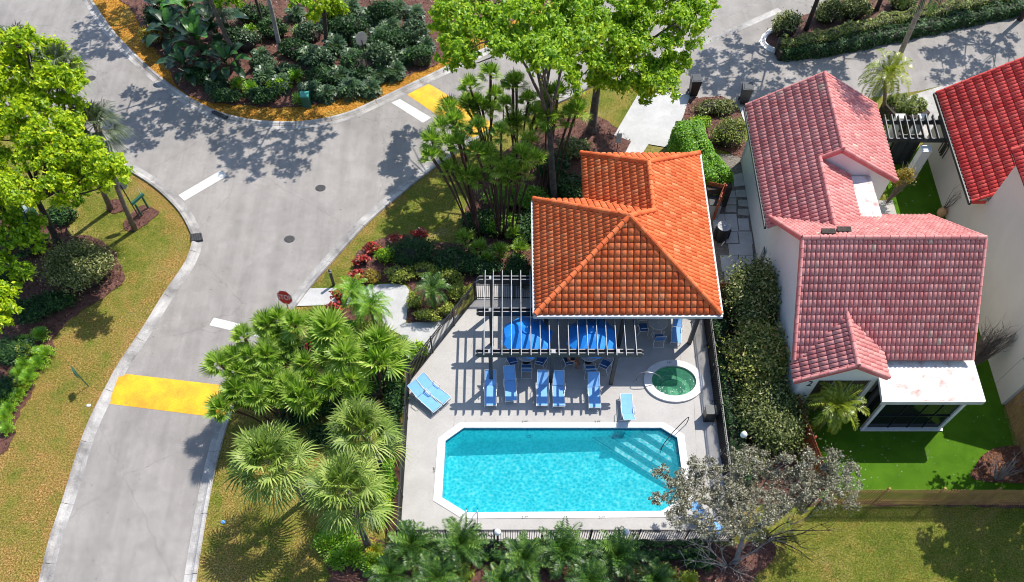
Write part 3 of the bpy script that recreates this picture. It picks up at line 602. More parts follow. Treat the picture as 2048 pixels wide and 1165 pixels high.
# spa
sc = Vector((SPC[0], SPC[1], 0)); spa = thing('hot_tub', 'round in-ground hot tub of green water with a white rim', 'hot tub', sc)
Z = (0, 0)
mb = MB(); ring(mb, ell(Z, SPO), ell(Z, SPI), 0.0, 0.16); mb.build('coping', M['coping'], spa)
mb = MB(); A_, B2, C2 = ell(Z, SPI), ell(Z, (0.66, 0.52)), ell(Z, (0.66, 0.52)); n = 48
for i in range(n):
    j = (i + 1) % n
    mb.add([(A_[i].x, A_[i].y, 0.16), (A_[j].x, A_[j].y, 0.16), (A_[j].x, A_[j].y, -0.28), (A_[i].x, A_[i].y, -0.28)], [(3, 2, 1, 0)])
    mb.add([(A_[i].x, A_[i].y, -0.28), (A_[j].x, A_[j].y, -0.28), (B2[j].x, B2[j].y - 0.14, -0.28), (B2[i].x, B2[i].y - 0.14, -0.28)], [(3, 2, 1, 0)])
    mb.add([(B2[i].x, B2[i].y - 0.14, -0.28), (B2[j].x, B2[j].y - 0.14, -0.28), (B2[j].x, B2[j].y - 0.14, -0.62), (B2[i].x, B2[i].y - 0.14, -0.62)], [(3, 2, 1, 0)])
mb.poly([(p.x, p.y - 0.14, -0.62) for p in B2[::-1]]); mb.build('basin', M['spaplaster'], spa)
mb = MB(); q = [p * 1.01 for p in ell(Z, (0.66, 0.52))]; q = [Vector((p.x, p.y - 0.14, -0.265)) for p in q]; mb.tube(q + q[:1], 0.02, 5, False); mb.build('bench_edge', M['tileline'], spa)
mb = MB(); mb.poly([(p.x, p.y, 0.06) for p in A_[::-1]]); mb.build('water', M['spawater'], spa)
M['foam'] = surf('foam', (0.8, 0.85, 0.82), (0.6, 0.7, 0.65), 0.6, 8, 40, None, 0)
mb = MB()
for k in range(46):
    t = random.uniform(-2.7, 0.3); rr = random.uniform(0.5, 1.05); x_, y_ = rr * 1.1 * math.cos(t), rr * 0.85 * math.sin(t)
    s_ = random.uniform(0.012, 0.03); mb.lathe([(s_, 0.062), (s_ * 0.6, 0.07)], 6, (x_, y_, 0))
mb.build('bubbles', M['foam'], spa)
text_mesh('depth_mark', '3 FT', 0.14, M['black'], spa, (-0.15, 1.16, 0.165))
mb = MB(); mb.box((0, -1.22, 0.163), (0.10, 0.2, 0.01)); mb.build('skimmer_lid', M['white'], spa)
# rails and ladder
def rail(name, label, pts, r=0.022, group=None, mat='steel'):
    c = Vector((pts[0][0][0], pts[0][0][1], 0)); t = thing(name, label, 'handrail', c, 0, group)
    for p in pts:
        mb = MB(); mb.tube([Vector(q) - c for q in spline([Vector(q) for q in p], 0.15)], r, 8); mb.build('rail', M[mat], t, True)
        mb = MB(); mb.lathe([(0.05, 0), (0.05, 0.02), (0.03, 0.03)], 10, Vector(p[0]) - c); mb.build('foot', M['white'], t)
    return t
g_ = at(1363, 840); g2 = at(1372, 850)
rail('handrail', 'steel handrail running down over the corner steps of the pool', [[(g2.x, g2.y, 0.05), (g2.x, g2.y, 0.55), (g2.x - 0.15, g2.y - 0.15, 0.86), (g2.x - 0.8, g2.y - 0.75, 0.62), (g2.x - 1.35, g2.y - 1.35, 0.2), (g2.x - 1.4, g2.y - 1.5, -0.35)]], mat='black')
rail('handrail', 'bent steel handrail at the left rim of the green hot tub', [[(SPC[0] - 2.02, SPC[1] + 0.02, 0.05), (SPC[0] - 2.0, SPC[1] + 0.02, 0.7), (SPC[0] - 1.85, SPC[1], 0.86), (SPC[0] - 1.2, SPC[1] - 0.02, 0.80), (SPC[0] - 0.7, SPC[1] - 0.02, 0.35), (SPC[0] - 0.62, SPC[1] - 0.02, -0.1)]])
lx = at(945, 1040)
rail('pool_ladder', 'steel pool ladder over the lower left coping', [[(lx.x - 0.27, lx.y - 0.2, 0.05), (lx.x - 0.27, lx.y - 0.15, 0.6), (lx.x - 0.27, lx.y + 0.1, 0.72), (lx.x - 0.27, lx.y + 0.4, 0.5), (lx.x - 0.27, lx.y + 0.45, -0.5)],
     [(lx.x + 0.27, lx.y - 0.2, 0.05), (lx.x + 0.27, lx.y - 0.15, 0.6), (lx.x + 0.27, lx.y + 0.1, 0.72), (lx.x + 0.27, lx.y + 0.4, 0.5), (lx.x + 0.27, lx.y + 0.45, -0.5)]])
lad = [o for o in S.objects if o.name.startswith('pool_ladder')][0]; lad['category'] = 'ladder'
mb = MB()
for z in (-0.2, -0.42): mb.box((0.27, 0.63, z), (0.5, 0.08, 0.03))
mb.build('rung', M['steel'], lad)
# ================================================================== TILED ROOFS
def tiled(name, o, u, v, polys, mat, parent, off, tw=0.33, tl=0.38, u0=0.0, lift=0.04):
    "barrel tiles on plane o + a*u + b*v; polys: convex outlines in (a, b)"
    o, u, v = Vector(o), Vector(u).normalized(), Vector(v).normalized(); nrm = u.cross(v).normalized()
    if nrm.z < 0: nrm = -nrm
    allv = []; bm = bmesh.new(); lay = bm.faces.layers.float.new('rnd')
    S_ = 6; prof = [0.0] + [0.042 * math.sin(math.pi * (k / S_)) ** 0.6 for k in range(1, S_)] + [0.0]
    cov = 0.88
    for poly in polys:
        sub = bmesh.new(); ls = sub.faces.layers.float.new('rnd')
        a0 = min(p[0] for p in poly); a1 = max(p[0] for p in poly); b0 = min(p[1] for p in poly); b1 = max(p[1] for p in poly)
        i0 = int(math.floor((a0 - u0) / tw)); i1 = int(math.ceil((a1 - u0) / tw)); j0 = int(math.floor(b0 / tl)); j1 = int(math.ceil(b1 / tl))
        for j in range(j0, j1):
            for i in range(i0, i1):
                rr = random.Random(i * 7919 + j * 104729 + int(o.x * 10)).random(); jit = (rr - 0.5) * 0.012
                us = [u0 + i * tw + tw * cov * k / S_ for k in range(S_ + 1)] + [u0 + (i + 1) * tw]
                hs = [h + 0.012 for h in prof] + [-0.012]; hs[0] = -0.012
                vb, vt = j * tl - 0.03 + jit, (j + 1) * tl
                lo = [sub.verts.new(o + u * a_ + v * vb + nrm * (h + lift)) for a_, h in zip(us, hs)]
                hi = [sub.verts.new(o + u * a_ + v * vt + nrm * (h * 0.9 + 0.01)) for a_, h in zip(us, hs)]
                dn = [sub.verts.new(o + u * a_ + v * vb + nrm * (-0.01)) for a_ in us]
                for k in range(len(us) - 1):
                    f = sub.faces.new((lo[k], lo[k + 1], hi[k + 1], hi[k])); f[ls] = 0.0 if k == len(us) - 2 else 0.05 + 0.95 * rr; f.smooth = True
                    f = sub.faces.new((dn[k], dn[k + 1], lo[k + 1], lo[k])); f[ls] = 0.0  # valleys and risers take the darkest stop: joint shade and dirt painted in
        ar = sum(poly[k][0] * poly[(k + 1) % len(poly)][1] - poly[(k + 1) % len(poly)][0] * poly[k][1] for k in range(len(poly)))
        pl = poly if ar > 0 else poly[::-1]
        for k in range(len(pl)):
            p, q = pl[k], pl[(k + 1) % len(pl)]
            if abs(p[1]) < 1e-3 and abs(q[1]) < 1e-3: continue        # leave the eave scalloped
            P_ = o + u * p[0] + v * p[1]; Q_ = o + u * q[0] + v * q[1]; d = (Q_ - P_).normalized()
            cn = d.cross(u.cross(v).normalized())
            bmesh.ops.bisect_plane(sub, geom=sub.verts[:] + sub.edges[:] + sub.faces[:], plane_co=P_, plane_no=cn, clear_outer=True)
        me = bpy.data.meshes.new('t'); sub.to_mesh(me); bm.from_mesh(me); bpy.data.meshes.remove(me); sub.free()
    me = bpy.data.meshes.new(name); bm.normal_update(); bm.to_mesh(me); bm.free()
    for vv in me.vertices: vv.co -= Vector(off)
    me.materials.append(mat); return link(bpy.data.objects.new(name, me), parent)
def deck_of(mb, o, u, v, poly, t=0.10):
    o, u, v = Vector(o), Vector(u).normalized(), Vector(v).normalized(); nrm = u.cross(v).normalized()
    if nrm.z < 0: nrm = -nrm
    top = [o + u * a_ + v * b_ - nrm * 0.012 for a_, b_ in poly]; bot = [p - nrm * t for p in top]; n = len(top)
    mb.add(top + bot, [tuple(range(n)), tuple(range(2 * n - 1, n - 1, -1))] + [(i, n + i, n + (i + 1) % n, (i + 1) % n) for i in range(n)])
def caps(mb, p0, p1, r=0.13, step=0.36, lift=0.05):
    p0, p1 = Vector(p0), Vector(p1); d = p1 - p0; L_ = d.length; d.normalize(); x = d.cross(Vector((0, 0, 1))).normalized(); z = x.cross(d)
    n = max(1, int(round(L_ / step))); st_ = L_ / n
    for i in range(n):
        a_ = p0 + d * (i * st_ - 0.03); b_ = p0 + d * ((i + 1) * st_); mb.rnd = 0.1 + 0.85 * random.random(); vs = []
        for q, rr in ((a_, r * 1.12), (b_, r * 0.92)):
            for k in range(8):
                t = math.pi * (k / 7) * 1.1 - 0.157; vs.append(q + x * (rr * math.cos(t)) + z * (rr * math.sin(t) + lift))
        fs = [(k + 1, k, 8 + k, 8 + k + 1) for k in range(7)] + [tuple(range(8))]
        mb.add(vs, fs)
def frame_for(p0, p1, apex):
    "plane through eave p0->p1 and a point above; returns o,u,v"
    p0, p1, apex = Vector(p0), Vector(p1), Vector(apex); u = (p1 - p0).normalized(); w = apex - p0; v = w - u * w.dot(u); return p0, u, v.normalized()
def uv(fr, p): p = Vector(p) - fr[0]; return (p.dot(fr[1]), p.dot(fr[2]))

# ------------------------------------------------------------------ pool pavilion
XL, XR, YF, YB, ZE = 1.31, 10.63, 24.85, 32.7, 3.2
AP = (5.94, 28.93, 5.4); W1 = (7.33, 30.05, 4.75); YW = 36.2; W2 = (7.33, 33.5, 4.75); XW = 4.03
pav = thing('pool_pavilion', 'open pool pavilion with an orange barrel tile hip roof and dark posts', 'pavilion', (6.1, 30, 0)); PO = (6.1, 30, 0)
FL, FR, BL, BR, WL = (XL, YF, ZE), (XR, YF, ZE), (XL, YB, ZE), (XR, YW, ZE), (XW, YW, ZE)
roofs = []
def face(par, off, mat, e0, e1, ap, polys, **k):
    fr = frame_for(e0, e1, ap); pl = [[uv(fr, p) for p in q] for q in polys]
    o = tiled('roof_slope', fr[0], fr[1], fr[2], pl, mat, par, off, **k); 
    mb = MB(); [deck_of(mb, fr[0], fr[1], fr[2], q) for q in pl]; mb.build('roof_deck', M['fascia'], o, off=off); return o
KX = dict(tw=0.325, tl=0.345); KY = dict(tw=0.25, tl=0.38)
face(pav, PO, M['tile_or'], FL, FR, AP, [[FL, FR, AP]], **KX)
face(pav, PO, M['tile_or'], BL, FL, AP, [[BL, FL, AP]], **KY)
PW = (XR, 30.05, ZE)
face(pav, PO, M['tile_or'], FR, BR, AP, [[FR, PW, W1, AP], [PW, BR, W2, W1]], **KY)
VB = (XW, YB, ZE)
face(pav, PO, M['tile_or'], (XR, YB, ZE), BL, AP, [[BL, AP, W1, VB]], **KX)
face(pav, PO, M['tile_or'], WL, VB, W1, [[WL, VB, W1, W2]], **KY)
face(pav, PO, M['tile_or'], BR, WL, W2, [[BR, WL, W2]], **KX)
def ridge(par, off, mat, a_, b_, *k):
    mb = MB(); caps(mb, a_, b_, *k); return mb.build('ridge_tiles', mat, par, off=off)
for a_, b_ in ((FL, AP), (FR, AP), (BL, AP), (W1, AP), (BR, W2), (WL, W2), (W1, W2)): ridge(pav, PO, M['tile_or'], a_, b_)
mb = MB(); mb.rnd = 0.9; mb.lathe([(0.17, 0.0), (0.15, 0.12), (0.06, 0.19)], 10, (AP[0], AP[1], AP[2])); mb.build('peak_tile', M['tile_or'], pav, off=PO)
for x_, y_ in ((5.55, 29.3), (5.95, 29.4)):
    mb = MB(); mb.lathe([(0.10, 0), (0.10, 0.22), (0.13, 0.24), (0.12, 0.3)], 8, (x_, y_, 5.1))
    mb.build('vent_pipe', M['tile_or'], pav, off=PO)
mb = MB(); gz = ZE - 0.06
mb.box(((XL + XR) / 2, YF - 0.10, gz), (XR - XL + 0.25, 0.13, 0.14)); mb.box((XR + 0.10, (YF + YW) / 2, gz - 0.002), (0.13, YW - YF, 0.135)); mb.box((XL - 0.10, (YF + YB) / 2, gz - 0.002), (0.13, YB - YF - 0.1, 0.135))
mb.build('gutter', M['fascia'], pav, off=PO)
mb = MB(); mb.prism([(XL + 0.1, YF + 0.05), (XR - 0.05, YF + 0.05), (XR - 0.05, YB), (XL + 0.1, YB)], ZE - 0.14, ZE - 0.125); mb.prism([(XW + .1, YB), (XR - .05, YB), (XR - .05, YW - .1), (XW + .1, YW - .1)], ZE - 0.14, ZE - 0.125); mb.build('soffit', M['darkwood'], pav, off=PO)
for x_, y_ in ((9.91, 25.69), (5.97, 25.5), (1.9, 25.6), (1.9, 29.6)):
    mb = MB(); mb.box((x_, y_, 1.54), (0.2, 0.2, 3.02)); mb.build('post', M['darkwood'], pav, off=PO)
mb = MB(); mb.prism([(4.6, 30.2), (10.1, 30.2), (10.1, 35.7), (4.6, 35.7)], 0.0, ZE - 0.15); mb.build('wall', M['stucco'], pav, off=PO)
mb = MB(); mb.box((6.6, 30.175, 1.05), (0.9, 0.05, 2.0)); mb.build('door', M['darkwood'], pav, off=PO)
# ------------------------------------------------------------------ pergola by the pool
pg = thing('pergola', 'charcoal pergola of round-ended beams and pale-topped rafters in front of the pavilion', 'pergola', (2.5, 25, 0)); GO = (2.5, 25, 0)
def rounded_beam(mb, p0, p1, w, h):
    mb.bar(p0, p1, w, h); d = (Vector(p1) - Vector(p0)).normalized()
    for p, s in ((Vector(p0), -1), (Vector(p1), 1)):
        q = p + d * (0.07 * s); mb.bar(p, q, w, h * 0.72); mb.bar(q, q + d * (0.05 * s), w, h * 0.4)
for yb, x0, x1 in ((23.0, -1.62, 6.62), (25.62, -1.62, 1.2), (27.75, -1.62, 6.6)):
    for dy in (-0.11, 0.11):
        mb = MB(); rounded_beam(mb, (x0, yb + dy, 2.52), (x1, yb + dy, 2.52), 0.07, 0.30); bo = mb.build('beam', M['darkwood'], pg, off=GO)
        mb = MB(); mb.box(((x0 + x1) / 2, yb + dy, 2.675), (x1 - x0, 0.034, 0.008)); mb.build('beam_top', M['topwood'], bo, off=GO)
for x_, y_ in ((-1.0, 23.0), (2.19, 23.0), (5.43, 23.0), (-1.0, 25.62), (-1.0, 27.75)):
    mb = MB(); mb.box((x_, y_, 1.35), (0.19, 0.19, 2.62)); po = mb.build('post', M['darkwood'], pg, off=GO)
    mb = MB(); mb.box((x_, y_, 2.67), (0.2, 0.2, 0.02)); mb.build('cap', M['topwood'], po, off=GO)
rxs = [968, 985, 1004, 1023, 1042.5, 1062, 1081, 1099.5, 1118, 1138, 1157, 1176, 1195.5, 1214, 1233, 1252, 1273]
for k, px in enumerate(rxs):
    x_ = at(px, 706, 2.75).x; y1 = 28.05 if k < 6 else 25.4
    mb = MB(); rounded_beam(mb, (x_, 22.72, 2.76), (x_, y1, 2.76), 0.05, 0.16); ro = mb.build('rafter', M['darkwood'], pg, off=GO)
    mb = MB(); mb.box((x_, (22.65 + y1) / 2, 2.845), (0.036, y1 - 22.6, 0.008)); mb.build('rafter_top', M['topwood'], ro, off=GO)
# ------------------------------------------------------------------ the pink house
HO = (18.5, 30, 0)
ha = thing('pink_house', 'white stuccoed house with weathered pink barrel tile roofs and a flat-roofed porch', 'house', HO)
pk = M['tile_pk']; K = dict(tw=0.26, tl=0.42); KF = dict(tw=0.223, tl=0.356)
A1, A2, A3, A4 = (13.97, 26.87, 6.0), (22.71, 26.87, 6.0), (22.71, 22.07, 3.16), (13.97, 22.07, 3.16)
A5, A6 = (13.97, 31.66, 3.08), (22.71, 31.66, 3.08)
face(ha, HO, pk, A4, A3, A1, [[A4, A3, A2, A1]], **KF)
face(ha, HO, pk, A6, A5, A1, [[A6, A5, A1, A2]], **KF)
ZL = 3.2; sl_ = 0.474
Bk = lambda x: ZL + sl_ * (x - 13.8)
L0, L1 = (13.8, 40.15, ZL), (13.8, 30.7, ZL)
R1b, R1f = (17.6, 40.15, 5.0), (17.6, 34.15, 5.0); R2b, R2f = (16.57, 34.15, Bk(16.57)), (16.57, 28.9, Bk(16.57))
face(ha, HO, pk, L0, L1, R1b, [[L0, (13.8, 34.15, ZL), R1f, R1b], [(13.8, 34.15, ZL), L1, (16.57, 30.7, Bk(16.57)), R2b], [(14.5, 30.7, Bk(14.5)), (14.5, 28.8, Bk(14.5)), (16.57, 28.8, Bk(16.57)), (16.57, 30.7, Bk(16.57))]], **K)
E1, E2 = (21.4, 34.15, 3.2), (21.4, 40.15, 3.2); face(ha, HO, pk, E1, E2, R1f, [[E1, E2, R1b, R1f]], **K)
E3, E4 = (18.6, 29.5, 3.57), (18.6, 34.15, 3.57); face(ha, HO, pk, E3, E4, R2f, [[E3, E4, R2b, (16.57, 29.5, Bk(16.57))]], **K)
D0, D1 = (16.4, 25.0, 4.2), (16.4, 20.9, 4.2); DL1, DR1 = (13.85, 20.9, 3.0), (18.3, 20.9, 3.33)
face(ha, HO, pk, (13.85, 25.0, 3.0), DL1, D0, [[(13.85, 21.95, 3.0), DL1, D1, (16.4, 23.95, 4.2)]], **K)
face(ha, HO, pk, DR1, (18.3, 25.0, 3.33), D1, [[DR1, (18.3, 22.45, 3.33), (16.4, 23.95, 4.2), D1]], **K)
for a_, b_ in ((A1, A2), (R1f, R1b), (R2f, R2b), (D1, (16.4, 24.0, 4.2))): ridge(ha, HO, pk, a_, b_, 0.11, 0.42)
for a_, b_ in ((A4, A1), (A3, A2), (A6, A2), (A5, A1), (L0, R1b), (E2, R1b), (L1, (14.25, 30.7, Bk(14.25))), (E1, R1f), (R2b, R1f), (DL1, D1), (DR1, D1)): ridge(ha, HO, pk, a_, b_, 0.085, 0.42, 0.03)
def gable(mb, pts, t, axis):
    n = len(pts); d = Vector(axis) * t; vs = [Vector(p) for p in pts] + [Vector(p) + d for p in pts]
    fs = [tuple(range(n)), tuple(range(2 * n - 1, n - 1, -1))] + [(i, n + i, n + (i + 1) % n, (i + 1) % n) for i in range(n)]; mb.add(vs, fs)
mb = MB()
for x_, t_ in ((14.4, 0.15), (22.5, -0.15)): gable(mb, [(x_, 22.5, 0), (x_, 31.2, 0), (x_, 31.2, 3.18), (x_, 26.87, 5.82), (x_, 22.5, 3.24)], t_, (1, 0, 0))
mb.prism([(14.56, 22.5), (22.34, 22.5), (22.34, 22.65), (14.56, 22.65)], 0, 3.15); mb.prism([(14.56, 31.05), (22.34, 31.05), (22.34, 31.2), (14.56, 31.2)], 0, 3.1)
mb.build('wall', M['stucco'], ha, off=HO)
mb = MB(); mb.prism([(14.45, 31.22), (14.6, 31.22), (14.6, 39.8), (14.45, 39.8)], 0, 3.35)
for y_, t_ in ((34.3, 0.15), (39.8, -0.15)): gable(mb, [(14.61, y_, 0), (21.0, y_, 0), (21.0, y_, 3.25), (17.6, y_, 4.85), (14.61, y_, 3.42)], t_, (0, 1, 0))
mb.prism([(21.0, 34.3), (21.15, 34.3), (21.15, 39.8), (21.0, 39.8)], 0, 3.15); mb.prism([(18.3, 31.22), (18.45, 31.22), (18.45, 34.28), (18.3, 34.28)], 0, 3.5)
mb.build('wall', M['stucco'], ha, off=HO)
mb = MB(); mb.prism([(18.66, 31.0), (19.95, 31.0), (19.86, 34.2), (18.66, 34.2)], 3.2, 3.42); mb.prism([(18.7, 31.22), (19.8, 31.22), (19.75, 34.2), (18.7, 34.2)], 0, 3.18); mb.build('flat_roof', M['flatroof'], ha, off=HO)
mb = MB(); gable(mb, [(14.45, 21.2, 0), (15.25, 21.2, 0), (15.25, 21.2, 2.7), (17.85, 21.2, 2.7), (17.85, 21.2, 0), (18.1, 21.2, 0), (18.1, 21.2, 3.30), (16.4, 21.2, 4.06), (14.45, 21.2, 3.13)], 0.16, (0, 1, 0))
mb.prism([(14.45, 21.37), (14.6, 21.37), (14.6, 22.48), (14.45, 22.48)], 0, 3.1)
mb.build('porch_wall', M['stucco'], ha, off=HO)
mb = MB(); mb.prism([(15.26, 21.32), (17.84, 21.32), (17.84, 21.36), (15.26, 21.36)], 0.05, 2.69); so = mb.build('screen', M['screen'], ha, off=HO)
mb = MB(); [mb.box((x_, 21.29, 1.35), (0.05, 0.05, 2.6)) for x_ in (16.1, 17.0)]; mb.build('mullion', M['topwood'], so, off=HO)
text_mesh('house_number', '2', 0.55, M['black'], ha, Vector((14.9, 21.19, 2.45)) - Vector(HO), (math.pi / 2, 0, 0), 0.01)
mb = MB(); mb.prism([(18.02, 19.86), (22.98, 19.86), (22.98, 22.3), (18.2, 22.3)], 2.76, 2.9); pr_ = mb.build('porch_roof', M['flatroof'], ha, off=HO)
mb = MB(); mb.box((20.5, 19.83, 2.78), (5.0, 0.05, 0.22)); mb.box((23.01, 21.1, 2.78), (0.05, 2.5, 0.218)); mb.build('fascia', M['fascia'], pr_, off=HO)
for x_, y_ in ((18.5, 20.2), (22.5, 20.2)):
    mb = MB(); mb.box((x_, y_, 1.38), (0.17, 0.17, 2.74)); mb.build('porch_post', M['white'], ha, off=HO)
mb = MB(); mb.box((20.5, 20.24, 1.4), (3.84, 0.02, 2.6)); pn = mb.build('screen_panel', M['glass'], ha, off=HO)
mb = MB(); [mb.box((x_, 20.21, 1.4), (0.05, 0.05, 2.66)) for x_ in (19.8, 20.8, 21.6)]; mb.box((20.5, 20.20, 1.15), (3.84, 0.05, 0.06)); mb.build('mullion', M['black'], pn, off=HO)
mb = MB(); mb.box((18.3, 20.75, 1.4), (0.02, 0.9, 2.6)); mb.build('screen_panel', M['glass'], ha, off=HO)
mb = MB(); mb.box((20.5, 20.12, 0.05), (4.3, 0.2, 0.1)); mb.build('sill', M['white'], ha, off=HO)
for x_, y_ in ((15.42, 27.55), (16.35, 27.95)):
    z_ = 6.0 - (y_ - 26.87) * 0.61; mb = MB(); mb.box((x_, y_, z_ + 0.13), (0.62, 0.26, 0.16)); v_ = mb.build('roof_vent', M['iron'], ha, off=HO)
    mb = MB(); mb.box((x_, y_, z_ + 0.222), (0.68, 0.32, 0.02)); mb.build('cover', M['barkdark'], v_, off=HO)
mb = MB(); mb.box((13.70, 35.4, 3.15), (0.1, 9.4, 0.12)); mb.build('gutter', M['black'], ha, off=HO)
mb = MB(); mb.tube([(14.38, 39.6, 3.1), (14.38, 39.6, 0.1)], 0.04, 6); mb.build('downpipe', M['white'], ha, off=HO)
for p, q in ((A4, A1), (A5, A1)):
    mb = MB(); mb.bar(Vector(p) + Vector((-0.06, 0, -0.03)), Vector(q) + Vector((-0.06, 0, -0.03)), 0.05, 0.16); mb.build('bargeboard', M['trim_pk'], ha, off=HO)
for p, q in ((E1, R1f), (R2b, R1f), (DL1, D1), (DR1, D1)): mb = MB(); mb.bar(Vector(p) + Vector((0, -0.05, -0.05)), Vector(q) + Vector((0, -0.05, -0.055)), 0.05, 0.17); mb.build('bargeboard', M['trim_pk'], ha, off=HO)
# ------------------------------------------------------------------ the red-roofed house
RO = (30, 33, 0)
hb = thing('red_roofed_house', 'cream stuccoed house with a bright red barrel tile roof at the right edge', 'house', RO)
rd = M['tile_rd']; K2 = dict(tw=0.27, tl=0.46)
q0, q1 = (25.42, 41.6, 2.95), (25.42, 32.85, 2.95); q2, q3 = (31.6, 32.85, 6.05), (31.6, 41.6, 6.05)
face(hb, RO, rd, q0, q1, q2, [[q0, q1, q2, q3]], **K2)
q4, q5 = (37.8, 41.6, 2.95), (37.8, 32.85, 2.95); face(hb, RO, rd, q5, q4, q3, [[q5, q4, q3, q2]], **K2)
ridge(hb, RO, rd, q2, q3); ridge(hb, RO, rd, q1, q2, 0.09, 0.42, 0.03); ridge(hb, RO, rd, q0, q3, 0.09, 0.42, 0.03)
U0, U1, U2, U3 = (25.95, 33.35, 5.55), (25.95, 22.9, 5.55), (32, 22.9, 8.2), (32, 33.35, 8.2)
ridge(hb, RO, rd, U0, U3, 0.1, 0.4, 0.04)
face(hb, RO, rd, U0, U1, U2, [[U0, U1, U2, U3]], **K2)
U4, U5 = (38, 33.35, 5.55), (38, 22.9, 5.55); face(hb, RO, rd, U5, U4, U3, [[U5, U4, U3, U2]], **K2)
mb = MB(); mb.prism([(26.2, 32.6), (37.4, 32.6), (37.4, 41.3), (26.2, 41.3)], 0, 3.05); gable(mb, [(26.2, 41.28, 3.05), (37.4, 41.28, 3.05), (31.6, 41.28, 5.9)], -0.15, (0, 1, 0)); mb.build('wall', M['stucco_cream'], hb, off=RO)
mb = MB(); mb.prism([(26.19, 21.7), (37.5, 21.7), (37.5, 23.0), (26.19, 23.0)], 0, 2.1); mb.build('low_wall', M['stucco_cream'], hb, off=RO)
mb = MB(); mb.prism([(26.185, 23.02), (37.6, 23.02), (37.6, 32.65), (26.185, 32.65)], 0, 5.5)
for y_ in (23.04, 32.62): gable(mb, [(26.2, y_, 5.5), (37.6, y_, 5.5), (32, y_, 8.0)], 0.1 if y_ < 30 else -0.1, (0, 1, 0))
mb.build('wall', M['stucco_cream'], hb, off=RO)
mb = MB(); mb.box((25.32, 37.2, 2.9), (0.12, 8.9, 0.14)); mb.build('gutter', M['black'], hb, off=RO)
mb = MB(); mb.box((26.08, 32.84, 2.93), (1.3, 0.06, 0.16)); mb.build('bargeboard', M['tile_rd'], hb, off=RO)
wa = at(1868, 312, 0.0); mb = MB(); ww = []
for k in range(3): ww.append([(26.17, 39.4 - k * 0.22, 1.0), (26.17, 39.4 - k * 0.22, 1.9 - 0.1 * k), (26.17, 39.2 - k * 0.22, 2.05 - 0.1 * k), (26.17, 39.05 - k * 0.22, 1.9 - 0.1 * k), (26.17, 39.05 - k * 0.22, 1.1)])
for w_ in ww: mb.tube(w_, 0.03, 5)
mb.build('wall_grille', M['black'], hb, off=RO)
# ------------------------------------------------------------------ garden pergola and gate between the houses
go = Vector((24, 42, 0)); gp = thing('garden_pergola', 'small charcoal pergola spanning between the pink house and the red-roofed house', 'pergola', go)
pA, pB = at(1768, 281, 2.35), at(1895, 281, 2.35); qA, qB = at(1762, 245, 2.35), at(1885, 245, 2.35)
for p, q in ((pA, pB), (qA, qB)):
    mb = MB(); mb.bar(p, q, 0.07, 0.24); b_ = mb.build('beam', M['darkwood'], gp, off=go)
    mb = MB(); mb.bar(p + Vector((0, 0, .124)), q + Vector((0, 0, .124)), 0.072, 0.008); mb.build('beam_top', M['greytop'], b_, off=go)
for k in range(9):
    f = (k + 0.35) / 9; p = pA.lerp(pB, f) + Vector((0, -0.22, 0.2)); q = qA.lerp(qB, f) + Vector((0, 0.28, 0.2))
    mb = MB(); mb.bar(p, q, 0.05, 0.15); b_ = mb.build('rafter', M['darkwood'], gp, off=go)
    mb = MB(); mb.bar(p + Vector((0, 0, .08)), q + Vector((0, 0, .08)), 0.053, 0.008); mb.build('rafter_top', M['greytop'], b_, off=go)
def column(label, px, h, w, d, mat='stucco'):
    b = at(*px); t = thing('garden_column', label, 'column', b, 0, 'white columns under the garden pergola')
    mb = MB(); mb.box((0, 0, h / 2), (w, d, h)); mb.build('shaft', M[mat], t)
    mb = MB(); mb.box((0, 0, h + 0.02), (w + 0.06, d + 0.06, 0.06)); mb.build('cap', M[mat], t)
column('white square column in front of the garden pergola, nearest the artificial lawn', (1815, 360), 2.0, 0.55, 0.5)
column('white square column under the rafters of the garden pergola, nearest the pink house', (1765, 300), 2.1, 0.5, 0.35)
column('white square column under the rafters of the garden pergola, the middle one', (1808, 300), 2.1, 0.5, 0.35)
gt = at(1790, 330); t = thing('garden_gate', 'dark slatted garden gate under the small charcoal pergola', 'gate', gt)
mb = MB(); mb.box((0, 0, 1.0), (1.5, 0.06, 1.9)); mb.build('panel', M['darkwood'], t)
mb = MB(); [mb.box((x_, -0.045, 1.0), (0.03, 0.03, 1.9)) for x_ in (-0.5, 0, 0.5)]; mb.build('batten', M['black'], t)
mb = MB(); mb.lathe([(0.04, 0), (0.04, 0.05)], 8, (0.62, -0.06, 1.0)); mb.build('handle', M['steel'], t)
# ------------------------------------------------------------------ fences
def metal_fence(label, pts, h=1.28):
    pts = [Vector(p) for p in pts]; c = pts[0].copy(); t = thing('metal_fence', label, 'fence', c, 0, 'black metal fence sections round the pool deck')
    mbp, mbr = MB(), MB()
    for a_, b_ in zip(pts[:-1], pts[1:]):
        d = b_ - a_; L_ = d.length; d.normalize()
        for z in (h - 0.02, h - 0.2, 0.14): mbr.bar(a_ - c + Vector((0, 0, z)), b_ - c + Vector((0, 0, z)), 0.04, 0.035 if z < h - 0.1 else 0.05)
        n = int(L_ / 0.115)
        for i in range(1, n): p = a_ - c + d * (L_ * i / n); mbp.box((p.x, p.y, h / 2 + 0.03), (0.028, 0.028, h - 0.1), math.atan2(d.y, d.x))
        m_ = max(1, int(round(L_ / 2.2)))
        for i in range(m_ + 1):
            p = a_ - c + d * (L_ * i / m_); mb = MB(); mb.box((p.x, p.y, h / 2 + 0.03), (0.065, 0.065, h + 0.06), math.atan2(d.y, d.x)); mb.build('fence_post', M['black'], t)
    mbr.build('rail', M['black'], t); mbp.build('pickets', M['black'], t)
metal_fence('black picket fence section along the bottom edge of the pool deck', [(-5.4, 13.74, 0), (10.85, 13.74, 0)])
